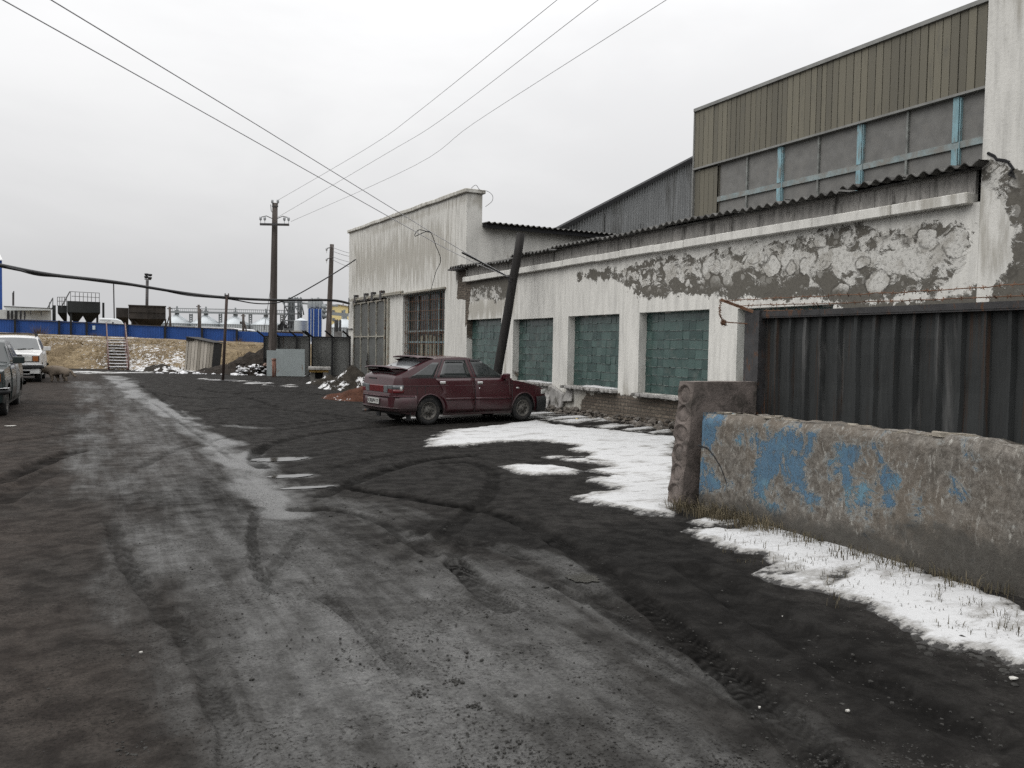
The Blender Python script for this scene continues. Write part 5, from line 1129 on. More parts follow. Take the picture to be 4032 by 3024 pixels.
# --- boxy white saloon facing the camera
ZT2 = [(-1.05, .60), (-1.04, .80), (-1.0, .93), (-.55, .965), (-.42, .97), (-.05, 1.30), (.15, 1.40), (.6, 1.435), (1.0, 1.43), (1.22, 1.39), (1.72, .985), (1.85, .95), (2.3, .93), (2.85, .90), (3.0, .87), (3.02, .80), (3.03, .5)]
ZB2 = [(-1.05, .3), (-.6, .22), (2.4, .2), (3.03, .28)]
WT2 = [(-1.05, .72), (-1.0, .77), (-.6, .80), (1, .81), (2.4, .80), (2.9, .785), (3.0, .765), (3.03, .75)]
def boxy(root, pmat, lampmats, full=True, drop=None):
    B2 = Body(ZT2, ZB2, WT2, .93, .36, (0, 2.424), .325, .295); ORG[root.name] = Vector((0, 0, 0))
    mb = MB(); B2.body(mb); mb.build('body', pmat, root, smooth_angle=R_(35))
    mb = MB(); mb.bb((-.8, -.6, .2), (2.9, .6, .6)); mb.bb((-.35, -.72, .3), (.36, .72, .64)); mb.bb((2.07, -.72, .3), (2.77, .72, .64)); mb.build('underbody', BLK, root)
    mb = MB(); B2.tpatch(mb, 1.27, 1.70, .05, .05); mb.build('windshield', GLASS if drop else M('grey_reflecting_glass', (.085, .09, .092), .12, .1, bmp=0, spec=.6), root)
    mb = MB(); B2.tpatch(mb, -.38, -.06, .08, .08); mb.build('rear_window', GLASS, root)
    for sg in (-1, 1):
        for i, (xa, xb) in enumerate(((.34, 1.05), (1.065, 1.98))):
            mb = MB(); B2.patch(mb, xa, xb, .26, .915, sg, .007, 6, 8); d_ = mb.build('door', drop if (drop and i == 0) else pmat, root)
            mb = MB(); B2.patch(mb, (lambda z: .02+(z-.96)*.75) if i == 0 else 1.09, 1.04 if i == 0 else (lambda z: 1.72-(z-.96)*1.1), .96, 1.31, sg, .006, 6, 5); mb.build('window', GLASS, d_)
            mb = MB(); mb.bb((xa+.06, sg*(B2.y(.7, .83)+.004), .80), (xa+.2, sg*(B2.y(.7, .83)+.02), .83)); mb.build('handle', CHROME, d_)
        for xw in (0, 2.424): wheel(root, xw, sg*.685, sg)
        mb = MB(); mb.bb((1.66, sg*.80, .96), (1.76, sg*1.0, 1.09)); mb.tube([(1.7, sg*.76, .95), (1.7, sg*.85, 1.0)], .02, 5); mb.build('mirror', pmat, root, bevel=.03)
        mb = MB(); mb.bb((3.03, sg*.30, .645), (3.052, sg*.56, .80)); mb.build('headlight', lampmats[0], root, bevel=.012)
        mb = MB(); mb.bb((3.0, sg*.57, .645), (3.051, sg*.72, .80)); mb.build('turn_signal', lampmats[1], root, bevel=.01)
        mb = MB(); mb.bar((1.80, sg*.1, .965), (1.68, sg*.1+.42, 1.015), .018); mb.build('wiper', BLK, root)
    mb = MB(); mb.bb((3.005, -.745, .63), (3.042, .745, .815)); mb.bb((3.0, -.285, .615), (3.062, .285, .83)); mb.build('grille', BLK, root)
    mb = MB(); [mb.bb((3.060, y-.005, .62), (3.068, y+.005, .825)) for y in np.linspace(-.27, .27, 17)]; mb.bb((3.04, -.30, .831), (3.066, .30, .845)); mb.build('grille_bars', M('dull_chrome', (.2, .2, .2), .35, .1, metal=.8) if 'dull_chrome' not in bpy.data.materials else bpy.data.materials['dull_chrome'], root)
    mb = MB(); bumper(mb, 3.05, 1, .78, .40, .545, .25, .06, .05); mb.build('bumper', BLK, root); mb = MB(); bumper(mb, 3.07, 1, .78, .52, .56, .2, .06, .05); mb.build('bumper_trim', CHROME, root)
    mb = MB(); bumper(mb, -1.06, -1, .77, .40, .54, .25, .05, .05); mb.build('bumper', BLK, root)
    mb = MB(); mb.bb((3.02, -.5, .26), (3.03, .5, .36)); mb.build('front_valance', pmat, root)
    return B2
fw = g(162, 1503); WHT = paint('white_paint', (.52, .52, .51), (.12, .105, .09), .28, .3); k_ = 1.05
wc = thing('white_car', (fw.x-.76*k_, fw.y+2.424*k_, fw.z-.01), 'boxy white saloon car with square headlights facing the camera', 'car', None, R_(-90)); wc.scale = (k_,)*3
boxy(wc, WHT, (LAMPW, LAMPO))
mb = MB(); mb.bb((3.125, -.26, .43), (3.135, .26, .54)); pl = mb.build('number_plate', WHITEP, wc)
plate_text(wc, pl, 'A 03', (3.138, .12, .485), (R_(90), 0, R_(90)), .115)
mb = MB(); [mb.bb((.35+k*.7, -.56, 1.46), (.39+k*.7, .56, 1.49)) for k in (0, 1)]; [mb.bb((.3+k*.7, s_*.56-.02, 1.40), (.42+k*.7, s_*.56+.02, 1.5)) for k in (0, 1) for s_ in (-1, 1)]; mb.build('roof_rack', BLK, wc)
p1_, p2_ = g(30, 1634), g(69, 1597); hd2 = math.atan2(p1_.y-p2_.y, p1_.x-p2_.x); hd2 = R_(-90) if abs(hd2+math.pi/2) > .12 else hd2
k_ = 1.04; lf = Vector((-math.sin(hd2), math.cos(hd2), 0)); fo = Vector((math.cos(hd2), math.sin(hd2), 0)); q = p1_-lf*.77*k_-fo*2.424*k_
DGR = paint('dark_green_paint', (.006, .013, .013), (.035, .033, .03), .3, .16); PRIM = paint('grey_primer', (.14, .145, .145), (.05, .045, .04), .3, .6)
dc = thing('dark_green_car', (q.x, q.y, p1_.z-.01), 'dark green saloon car at the left edge with a grey primered door', 'car', None, hd2); dc.scale = (k_,)*3
boxy(dc, DGR, (LAMPW, LAMPO), True, PRIM)

# ------------------------------------------------------------------ dog
FUR = island('mottled_fur', (.085, .07, .055), (.17, .14, .11), .95, .15, .6, (.05, .042, .035), 0, 60)
dgp = g(228, 1504)
nodes = {'pelvis': ((.32, 0, .37), .15), 'mid': ((.05, 0, .375), .155), 'chest': ((-.20, 0, .36), .165), 'neck': ((-.40, 0, .375), .12), 'head': ((-.55, 0, .35), .085), 'snout': ((-.70, 0, .33), .04),
         'tail1': ((.46, 0, .36), .05), 'tail2': ((.56, .02, .22), .045), 'tail3': ((.66, .03, .17), .03)}
edges = [('pelvis', 'mid'), ('mid', 'chest'), ('chest', 'neck'), ('neck', 'head'), ('head', 'snout'), ('pelvis', 'tail1'), ('tail1', 'tail2'), ('tail2', 'tail3')]
for i, (sy, dx) in enumerate(((-.08, .0), (.08, .14))):
    nodes.update({f'h{i}a': ((.34-dx*.5, sy, .25), .10), f'h{i}b': ((.27-dx, sy, .18), .06), f'h{i}c': ((.36-dx, sy, .10), .042), f'h{i}d': ((.33-dx, sy, .012), .042)}); edges += [('pelvis', f'h{i}a'), (f'h{i}a', f'h{i}b'), (f'h{i}b', f'h{i}c'), (f'h{i}c', f'h{i}d')]
    nodes.update({f'f{i}a': ((-.20+dx, sy, .22), .08), f'f{i}b': ((-.17+dx, sy, .12), .052), f'f{i}d': ((-.20+dx*1.3, sy, .012), .044)}); edges += [('chest', f'f{i}a'), (f'f{i}a', f'f{i}b'), (f'f{i}b', f'f{i}d')]
    nodes.update({f'e{i}': ((-.52, sy*.7, .45), .022), f'e{i}t': ((-.55, sy*.95, .43), .014)}); edges += [('head', f'e{i}'), (f'e{i}', f'e{i}t')]
ks = list(nodes); me = bpy.data.meshes.new('dog'); me.from_pydata([nodes[k][0] for k in ks], [(ks.index(a), ks.index(b_)) for a, b_ in edges], [])
tmp = bpy.data.objects.new('tmp', me); COL.objects.link(tmp); tmp.modifiers.new('s', 'SKIN'); sm_ = tmp.modifiers.new('u', 'SUBSURF'); sm_.levels = 2; sm_.render_levels = 2
for i, k in enumerate(ks): me.skin_vertices[0].data[i].radius = (nodes[k][1],)*2; me.skin_vertices[0].data[i].use_root = (k == 'pelvis')
bpy.context.view_layer.update(); dg = bpy.context.evaluated_depsgraph_get(); me2 = bpy.data.meshes.new_from_object(tmp.evaluated_get(dg)); bpy.data.objects.remove(tmp)
me2.name = 'dog'
for v in me2.vertices: v.co += v.normal*.028*(float(fbm(v.co.x*1.0+v.co.y*3, v.co.z, 14, 3, 3))-.45)
me2.materials.clear(); me2.materials.append(FUR)
for p in me2.polygons: p.use_smooth = True
do = bpy.data.objects.new('dog', me2); COL.objects.link(do); do.location = dgp; do.rotation_euler = (0, 0, -YAW+R_(8)); do.scale = (.84, .95, 1.04)
tag(do, 'shaggy grey brown dog standing side on by the white car', 'dog'); ORG['dog'] = Vector(dgp)
# ------------------------------------------------------------------ embankment, steps, blue fence
def zpl(l): return np.clip(1.85-.0218*(np.asarray(l, float)+31), 1.15, 2.1)
TOE, CREST = 39.2, 42.6
def bank_h(l, d):
    toe = TOE+1.2*(fbm(l, 0, .25, 3, 4)-.5)+np.clip((l+6)*.05, -1, 1.2); z = zpl(l)
    s = sstep(0, 1, (d-toe)/(CREST-TOE+.8)); r = .16*(fbm(l, d, .9, 4, 6)-.5)*sstep(0, .3, s)
    return .05+s*(z-.05-.22*sstep(0, 4, CREST+4-d))+r+.06*sstep(CREST, 58, d)*(1-sstep(64, 90, d))*1.0-2.2*sstep(70, 120, d)
ls = np.concatenate([np.arange(-75, -34, 3), np.arange(-34, 16, .22), np.arange(16, 90, 4)]); ds = np.concatenate([np.arange(38, 48, .2), np.arange(48, 66, 1), np.arange(66, 130, 8), [200, 420, 640]])
Lg, Dg = np.meshgrid(ls, ds); Zg = bank_h(Lg, Dg); mb = MB(); mb.smooth = True
mb.grid([[LD(Lg[i, j], Dg[i, j], float(Zg[i, j])) for j in range(len(ls))] for i in range(len(ds))])
m, t, b = mk('dry_grass_bank'); co = coord(t); n = noise(t, co, .8, 6, .65, .3); nf = noise(t, co, 7, 5, .75); nv = noise(t, coord(t, (1, 1, .4)), 4.5, 5, .7)
c = mix(t, ramp(t, nf, .3, .7), (.12, .092, .055), (.31, .24, .15)); c = mix(t, ramp(t, n, .35, .6, 0, .7), c, (.095, .070, .042))
sn_ = math_(t, 'ADD', noise(t, co, 5.5, 5, .8), math_(t, 'MULTIPLY', math_(t, 'SUBTRACT', noise(t, co, .16, 3), .5), .6)); c = mix(t, ramp(t, sn_, .605, .63), c, (.60, .60, .60))
sock(t, b.inputs['Base Color'], c); b.inputs['Roughness'].default_value = .95; b.inputs['Specular IOR Level'].default_value = .1; bump(t, b, nf, .9, .15)
eo = mb.build('embankment', m, fix=False); tag(eo, 'dry grassy embankment with patches of thin snow', None, None, 'structure')
rr = random.Random(3); mb = MB()
for _ in range(5200):
    l = rr.uniform(-33, 12); d = TOE+.5+(CREST+3-TOE)*rr.random()**.9; z = float(bank_h(np.array(l), np.array(d)))
    if float(fbm(l, d, .5, 3, 40)) < .40: continue
    p = LD(l, d, z-.02); h = rr.uniform(.1, .3)*(.7 if d > CREST-.5 else 1); a = rr.uniform(0, 3.14); wv = Vector((math.cos(a), math.sin(a), 0))*rr.uniform(.03, .09); le = Vector((rr.uniform(-.12, .12), rr.uniform(-.12, .12), 0))
    for q in range(3):
        o_ = Vector((rr.gauss(0, .06), rr.gauss(0, .06), 0)); mb.add([p+o_-wv*.25, p+o_+wv*.25, p+o_+le*(1+q*.4)+Vector((0, 0, h*rr.uniform(.6, 1.1)))], [(0, 1, 2)])
tag(mb.build('grass', island('bank_grass', (.11, .083, .047), (.32, .25, .155), .95, .1, 0), fix=False), 'dry yellow grass tufts covering the embankment', None, None, 'stuff')

def FB(mb, x0, x1, y0, y1, d, th=1.0):
    r_ = ray((x0+x1)/2, (y0+y1)/2); f_ = Vector((r_[0], r_[1], 0)).normalized(); ca_ = f_.x*SY+f_.y*CY
    c = at((x0+x1)/2, (y0+y1)/2, d)+f_*th/2; s_ = d/FPX; m_ = Matrix(((f_.y, f_.x, 0), (-f_.x, f_.y, 0), (0, 0, 1)))
    return mb.box(c, ((x1-x0)*s_*ca_, th, (y1-y0)*s_), m_)
def RD(px, py=1340): r_ = ray(px, py); return Vector((r_[0], r_[1], 0)).normalized()
BLUEF = M('blue_fence_sheet', (.010, .050, .20), .75, .14, 2, 0, .04, 30, (1, 1, .3)); BLUE2 = M('blue_sheet', (.015, .06, .24), .5, .14, 2)
FD = 60.0; bf = thing('blue_fence', at(600, 1345, FD), 'long blue sheet fence with black posts along the top of the embankment', 'fence')
tops = [(-120, 1251), (59, 1257), (233, 1263), (279, 1266), (341, 1268), (497, 1277), (650, 1284), (795, 1292), (932, 1297), (939, 1304), (1193, 1314), (1420, 1324)]
def topy(x): return float(np.interp(x, [a for a, _ in tops], [b_ for _, b_ in tops]))
px_posts = [-120, 59, 233, 279, 341, 497, 650, 795, 932, 1060, 1193]
for a, b_ in zip(px_posts[:-1], px_posts[1:]):
    mb = MB(); n = max(2, int((b_-a)/5)); rows = [[], []]
    for i in range(n+1):
        x = a+(b_-a)*i/n; y = topy(x+(.1 if i == 0 else -.1)); o_ = Vector((SY, CY, 0))*(.03 if i % 2 else 0); rows[0].append(at(x, y, FD)+o_); rows[1].append(at(x, y+74, FD)+o_)
    mb.grid(rows); mb.build('sheet_panel', BLUEF, bf, fix=False)
for a in px_posts[1:-1]:
    mb = MB(); FB(mb, a-4.5, a+4.5, topy(a)-1, topy(a)+72, FD-.25, .2); mb.build('post', DARK, bf)
mb = MB(); mb.bar(at(-120, 1312, FD-.2), at(1200, 1371, FD-.2), .14, .14); mb.bar(at(-120, 1251, FD-.05), at(932, 1297, FD-.05), .05, .05); mb.build('base_rail', STEEL, bf)
pn = MB(); FB(pn, 364, 375, 1282, 1298, FD-.1, .03); tag(pn.build('paper_notice', M('pale_notice', (.45, .52, .56), .7, .05)), 'small pale notice stuck on the blue fence', 'notice')
rr = random.Random(9)
for (x, y, s_) in ((152, 1310, .9), (375, 1322, .55), (610, 1345, .5), (655, 1350, .5), (945, 1350, .7), (872, 1345, .5)):
    mb = MB(); p = at(x, y+6, FD-2)
    for _ in range(150):
        a = rr.uniform(0, 6.28); r_ = abs(rr.gauss(0, .4))*s_; q_ = p+Vector((math.cos(a)*r_*.4, math.sin(a)*r_*.4, -.2)); e_ = q_+Vector((math.cos(a)*r_, math.sin(a)*r_, rr.uniform(.3, 1.1)*s_)); mb.add([q_-Vector((.012, 0, 0)), q_+Vector((.012, 0, 0)), e_], [(0, 1, 2)])
    tag(mb.build('dry_weed', M('brown_weed', (.085, .06, .04), .95, .3) if 'brown_weed' not in bpy.data.materials else bpy.data.materials['brown_weed'], fix=False), 'dry brown weed clump against the blue fence', 'weeds', 'weed clumps along the blue fence')
# steps
REDP = M('faded_red_rail', (.10, .055, .048), .7, .3, 6, dirt=(.25, .22, .20), dirtamt=.2)
s0 = at(466, 1456, TOE-.1); s0.z = .22; st = thing('steps', s0, 'narrow steel steps with red handrails climbing the embankment', 'steps')
sw = .43; n = 10; run, rise = 3.6, 1.42; lo = s0.x*CY-s0.y*SY; do_ = s0.x*SY+s0.y*CY
def SP(l, d, z): return LD(lo+l+(lo/do_-.035)*d, do_+d, .22+z)
SNW = M('snowy_tread', (.55, .55, .56), .7, .15)
for k in range(n):
    f_ = k/n; mb = MB(); a = SP(-sw, f_*run, f_*rise+.10); b_ = SP(sw, f_*run, f_*rise+.10); mb.bar(a, b_, .27, .035); tr_ = mb.build('tread', STEEL, st)
    mb = MB(); mb.bar(a+Vector((0, 0, .03)), b_+Vector((0, 0, .03)), .25, .03); mb.build('snow_cover', SNW, tr_, bevel=.01)
for sg in (-1, 1):
    mb = MB(); mb.bar(SP(sg*sw, -.1, 0), SP(sg*sw, run, rise), .06, .16); mb.build('stringer', REDP, st)
    mb = MB(); mb.tube([SP(sg*(sw+.05), -.15, -.15), SP(sg*(sw+.05), -.15, .62), SP(sg*(sw+.05), run, rise+.85), SP(sg*(sw+.05), run, rise)], .032, 6); mb.tube([SP(sg*(sw+.05), run*.5, rise*.5), SP(sg*(sw+.05), run*.5, rise*.5+.75)], .025, 6); mb.build('handrail', REDP, st)
# tall blue building at the far left
bb_ = thing('blue_building', at(-60, 1240, 75), 'tall blue clad building at the left edge with white roof corner', 'building')
mb = MB(); FB(mb, -140, 9.5, 1022, 1330, 75, 6); mb.build('wall', BLUE2, bb_); mb = MB(); a, b_, c_, d_ = at(-140, 1022, 75), at(10, 1022, 75), at(10, 1022, 81), at(-140, 1022, 81); ap = at(-60, 880, 78); mb.add([a, b_, c_, d_, ap], [(0, 1, 4), (1, 2, 4), (2, 3, 4), (3, 0, 4)]); mb.build('roof', M('white_roof', (.6, .6, .6), .6, .05), bb_)
# black hoppers
BLKH = M('black_hopper_steel', (.012, .014, .014), .7, .35, 2, 0, .1, 20); BRNH = M('dark_rusty_hopper', (.028, .023, .019), .8, .4, 1.2, 0, .15, 14)
def frus(mb, x0, x1, y0, xa, xb, y1, d, th, th2):
    m_ = d+th/2; P = lambda x, y, dd: at(x, y, dd)
    q = RD((x0+x1)/2); top_ = [P(x0, y0, d), P(x1, y0, d), at(x1, y0, d)+q*th, at(x0, y0, d)+q*th]
    o_ = (th-th2)/2; bot = [at(xa, y1, d)+q*o_, at(xb, y1, d)+q*o_, at(xb, y1, d)+q*(o_+th2), at(xa, y1, d)+q*(o_+th2)]
    return mb.add(top_+bot, [(0, 1, 2, 3), (7, 6, 5, 4), (0, 4, 5, 1), (1, 5, 6, 2), (2, 6, 7, 3), (3, 7, 4, 0)])
HD = 76.0
h1 = thing('hopper', at(320, 1290, HD), 'black steel hopper with railings and ladder beyond the blue fence', 'hopper')
mb = MB(); FB(mb, 265, 395, 1187, 1231, HD, 3.5); frus(mb, 265, 335, 1231, 292, 304, 1272, HD, 3.5, .8); frus(mb, 320, 395, 1231, 343, 357, 1272, HD, 3.5, .8); FB(mb, 227, 264, 1203, 1232, HD, 3.2); frus(mb, 228, 264, 1232, 252, 264, 1264, HD, 3.2, .8); mb.build('bin', BLKH, h1)
for x in (213, 279, 383, 407):
    mb = MB(); FB(mb, x-4.5 if x != 213 else x-7, x+4.5 if x != 213 else x+7, 1192 if x > 220 else 1202, 1300, HD-.3 if x < 300 else HD+1, .25); mb.build('leg', BLKH, h1)
RAILM = M('thin_steel_rail', (.09, .09, .09), .6, .2)
mb = MB(); [mb.bar(at(x, y0, HD+o), at(x, y1, HD+o), .05) for o in (0, 3.4) for x, y0, y1 in ((278, 1150, 1190), (296, 1150, 1190), (313, 1152, 1190), (328, 1153, 1190), (345, 1154, 1190), (360, 1154, 1190), (376, 1155, 1190), (391, 1155, 1190))]
[mb.bar(at(x0, y0, HD+o), at(x1, y1, HD+o), .05) for o in (0, 3.4) for x0, y0, x1, y1 in ((275, 1148, 392, 1154), (283, 1166, 392, 1172))]
[mb.bar(at(x, y, HD), at(x, y, HD+3.4), .05) for x, y in ((276, 1149), (391, 1154), (284, 1167), (391, 1172))]; mb.build('railing', RAILM, h1)
mb = MB(); [mb.bar(at(x0, y0, HD), at(x1, y1, HD), .05) for x0, y0, x1, y1 in ((226, 1170, 262, 1170), (226, 1186, 262, 1186))]; [mb.bar(at(x, 1170, HD), at(x, 1204, HD), .05) for x in (226, 235, 244, 254, 262)]; mb.build('railing', RAILM, h1)
mb = MB(); [mb.bar(at(x0, y0, HD), at(x1, y1, HD), .07) for x0, y0, x1, y1 in ((275, 1148, 244, 1204), (268, 1160, 240, 1214))]; mb.build('ladder', RAILM, h1)
mb = MB(); [mb.bar(at(x0, y0, HD), at(x1, y1, HD), .07) for x0, y0, x1, y1 in ((207, 1175, 181, 1226), (208, 1172, 208, 1204), (195, 1190, 195, 1226), (213, 1204, 195, 1226))]; mb.build('ladder', RAILM, h1)
h2 = thing('hopper', at(555, 1290, HD), 'broad rusty dark hopper without railings beyond the blue fence', 'hopper')
mb = MB(); FB(mb, 507, 653, 1204, 1256, HD, 3.5); frus(mb, 507, 653, 1256, 530, 630, 1286, HD, 3.5, 1.2); FB(mb, 457, 506, 1212, 1250, HD+.3, 3.2); frus(mb, 457, 506, 1250, 478, 506, 1280, HD+.3, 3.2, 1.2)
[FB(mb, x-.8, x+.8, 1206, 1254, HD-.06, .06) for x in range(515, 652, 17)]; FB(mb, 505, 655, 1202, 1206, HD-.1, .1); FB(mb, 507, 653, 1229, 1231, HD-.06, .06); mb.build('bin', BRNH, h2)
for x in (520, 652): mb = MB(); FB(mb, x-3.5, x+3.5, 1256, 1310, HD-.2, .25); mb.build('leg', BRNH, h2)
mb = MB(); mb.bar(at(524, 1256, HD-.1), at(545, 1280, HD-.1), .1); mb.build('brace', BRNH, h2)
# white shed with soot streaks
sh = thing('white_shed', at(110, 1290, 72), 'low white shed with black soot streaks behind the blue fence', 'shed')
mb = MB(); FB(mb, -40, 204, 1222, 1300, 72, 4); mb.build('wall', M('sooty_white_wall', (.40, .41, .40), .9, .1, 1, stretch=(1, 1, .2), dirt=(.2, .2, .19), dirtamt=.2), sh)
mb = MB(); mb.prism([at(14, 1206, 71.7), at(202, 1214, 71.7), at(202, 1222, 71.7), at(28, 1222, 71.7)], RD(110)*4.6); mb.build('roof', M('pale_shed_roof', (.40, .42, .42), .7, .1), sh)
mb = MB(); mb.prism([at(14, 1204.5, 71.65), at(202, 1213, 71.65), at(202, 1215, 71.65), at(14, 1206.5, 71.65)], (.1, .1, 0)); mb.build('roof_edge', DARK, sh)
rr = random.Random(4); mb = MB()
for x, w_, y1_ in ((17, 4, 1250), (32, 9, 1262), (47, 9, 1262), (63, 11, 1262), (81, 7, 1260), (97, 5, 1258), (162, 2, 1245), (120, 2, 1240)):
    a, b_ = at(x-w_/2, 1223, 71.4), at(x+w_/2, 1223, 71.4); mb.prism([a, b_, at(x+w_/2+1, (1223+y1_)/2, 71.4), at(x+w_*.3, y1_, 71.4), at(x-w_*.4, y1_, 71.4), at(x-w_/2-.5, (1223+y1_)/2, 71.4)], Vector((SY, CY, 0))*.02); mb.build('soot_streak', DARK, sh, fix=False); mb = MB()

mb = MB(); mb.tube([at(51, 1204, 74), at(51, 1152, 74)], .06, 5); mb.tube([at(54, 1204, 74), at(54, 1146, 74)], .05, 5); mb.build('vent_pipe', STEEL, sh)
vn = thing('white_van', at(430, 1275, 70), 'white van of which only the roof shows above the blue fence', 'van')
mb = MB(); P = [(388, 1274), (388, 1256), (394, 1251), (462, 1255), (478, 1262), (487, 1275), (487, 1300), (388, 1300)]; mb.prism([at(x, y, 70) for x, y in P], RD(435)*3.2); mb.build('body', M('van_white', (.50, .52, .53), .4, .06), vn, bevel=.1)
mb = MB(); [FB(mb, *q_, 69.97, .04) for q_ in ((394, 470, 1262, 1263), (441, 448, 1268, 1276))]; mb.build('trim', STEEL, vn)
# floodlight mast and thin mast
ms = thing('floodlight_mast', at(579, 1270, 82), 'dark mast with four floodlights behind the rusty hopper', 'lamp mast')
mb = MB(); mb.tube([at(577, 1290, 82), at(580, 1103, 82)], .14, 8); mb.bar(at(570, 1099, 82), at(594, 1101, 82), .1); mb.build('pole', STEEL, ms)
for x, y in ((577, 1085), (576, 1095), (591, 1087), (590, 1099)): mb = MB(); mb.lathe([(0, 0), (.16, .05), (.2, .2), (.19, .25), (0, .27)], at(x, y+2, 82), 'z', 10); mb.build('floodlight', BLK, ms)
tm = MB(); tm.tube([at(450, 1262, 84), at(447, 1108, 84)], .06, 5); tag(tm.build('thin_mast', STEEL), 'thin bare mast between the two dark hoppers', 'mast')

# ------------------------------------------------------------------ grain silos and plant far away
SILO = M('pale_galvanised_silo', (.42, .45, .46), .45, .08, .5, .25, 0); SILOR = M('white_metal_cone', (.42, .45, .465), .45, .05, .5, .2, 0); FARG = M('far_grey_steel', (.22, .235, .24), .6, .1, metal=.2, bmp=0)
SD = 230.0
def silo(ax_, ay_, ey, hw, d, label, grp, ybot=1340):
    c = at(ax_, ay_, d); r = hw/FPX*d; ze = at(ax_, ey, d).z; zb = at(ax_, ybot, d).z
    t_ = thing('grain_silo', (c.x, c.y, zb), label, 'silo', grp)
    mb = MB(); mb.lathe([(r, zb), (r, ze)], (c.x, c.y, 0), 'z', 32); mb.build('wall', SILO, t_)
    mb = MB(); mb.lathe([(r*1.03, ze-.1), (r*1.03, ze), (.5, c.z), (.01, c.z+.3)], (c.x, c.y, 0), 'z', 32); mb.build('cone_roof', SILOR, t_)
    mb = MB()
    for k in range(40): a = 6.283*k/40; mb.bar((c.x+r*1.01*math.cos(a), c.y+r*1.01*math.sin(a), zb), (c.x+r*1.01*math.cos(a), c.y+r*1.01*math.sin(a), ze), .16)
    mb.build('rib', FARG, t_, fix=False)
    mb = MB(); mb.box(c+Vector((0, 0, .5)), (1.1, 1.1, 1.2)); mb.bar(c, Vector((c.x, c.y, ze))+Vector((-CY, SY, 0))*r, .35); mb.bar(c+Vector((0, 0, .6)), c+Vector((0, 0, 2.2)), .4); mb.build('cap', FARG, t_)
for k, (x, y) in enumerate(((697, 1237), (811, 1239), (927, 1243), (1047, 1247))): silo(x, y, 1273+k*2.2, 57, SD, 'pale galvanised grain silo with cone roof under the conveyor bridge', 'row of cone roofed grain silos')
silo(1356, 1255, 1290, 62, 200, 'pale cone roofed silo in front of the yellow building', None)
cv_ = thing('conveyor_bridge', at(900, 1300, SD), 'long grey conveyor bridge running over the row of silos', 'conveyor')
mb = MB(); a, b_ = at(672, 1228, SD-1), at(1140, 1237, SD-1); mb.bar(a, b_, 1.0, .5); mb.bar(a+Vector((0, 0, 1.0)), b_+Vector((0, 0, 1.0)), .2)
for k in range(60): q_ = a.lerp(b_, k/59); mb.bar(q_, q_+Vector((0, 0, 1.0)), .1)
mb.build('gallery', FARG, cv_, fix=False)
for x in (752, 868, 986, 1110):
    mb = MB()
    for dx in (-5, 5): mb.bar(at(x+dx, 1236, SD), at(x+dx, 1330, SD), .3)
    for y in range(1236, 1330, 9): mb.bar(at(x-5, y, SD), at(x+5, y+9, SD), .15); mb.bar(at(x+5, y, SD), at(x-5, y+9, SD), .15)
    mb.build('trestle', FARG, cv_, fix=False)
ev = thing('elevator_tower', at(1150, 1320, 180), 'grey steel elevator tower of pipes and platforms beside the blue tank', 'tower'); ED = 180
mb = MB(); 
for x in (1120, 1141, 1153, 1187): mb.bar(at(x, 1180, ED), at(x, 1340, ED), .22)
for x in (1136, 1145, 1149, 1158, 1174, 1182): mb.tube([at(x, 1176, ED+1), at(x, 1335, ED+1)], .2, 8)
for y in (1190, 1206, 1236, 1262, 1296): mb.bar(at(1119, y, ED-.5), at(1190, y, ED-.5), .25)
for (x0, y0, x1, y1) in ((1113, 1189, 1134, 1228), (1160, 1206, 1190, 1245), (1136, 1226, 1118, 1260), (1187, 1190, 1196, 1240), (1165, 1210, 1182, 1240), (1120, 1262, 1140, 1290), (1113, 1189, 1190, 1191)): mb.tube([at(x0, y0, ED-1), at(x1, y1, ED-1)], .14, 6)
for x in (1139, 1150, 1162, 1171, 1184): mb.lathe([(.3, 0), (.35, .5), (.1, .9)], at(x, 1186, ED), 'z', 8)
mb.build('frame', M('mid_grey_steel', (.12, .13, .135), .6, .2, metal=.2), ev, fix=False)
mb = MB(); mb.bar(at(1190, 1194, ED), at(1330, 1204, ED), .5, .4); mb.build('gallery', FARG, ev); mb = MB(); mb.bar(at(1298, 1234, ED-20), at(1392, 1242, ED-20), .5, .6); mb.build('bridge', FARG, ev)
mb = MB(); [mb.bar(at(x, 1270+abs(x-1112)*.6, ED), at(x+(6 if x > 1112 else -4), 1335, ED), .4) for x in (1098, 1104, 1112, 1120, 1126)]; mb.tube([at(1100, 1290, ED), at(1112, 1262, ED), at(1132, 1300, ED)], .3, 6); mb.build('lower_pipes', BLK, ev, fix=False)
bn = thing('steel_bin', at(1185, 1330, 165), 'small round galvanised bin beside the blue tank', 'bin')
c = at(1185, 1252, 165); r = 26/FPX*165; mb = MB(); mb.lathe([(r, c.z-6), (r, at(1185, 1263, 165).z)], (c.x, c.y, 0), 'z', 24); mb.build('wall', SILO, bn); mb = MB(); mb.lathe([(r*1.04, at(1185, 1263, 165).z), (.1, c.z)], (c.x, c.y, 0), 'z', 24); mb.build('roof', SILOR, bn)
bt_ = thing('blue_tank', at(1240, 1330, 160), 'tall bright blue clad tank block with pale vertical pipes', 'tank')
mb = MB(); FB(mb, 1213, 1267, 1216, 1345, 160, 4); mb.build('wall', BLUE2, bt_); mb = MB(); [FB(mb, x-1.3, x+1.3, 1216, 1345, 159.7, .2) for x in (1213, 1224, 1235, 1254, 1267)]; mb.build('pipe', SILOR, bt_, fix=False)
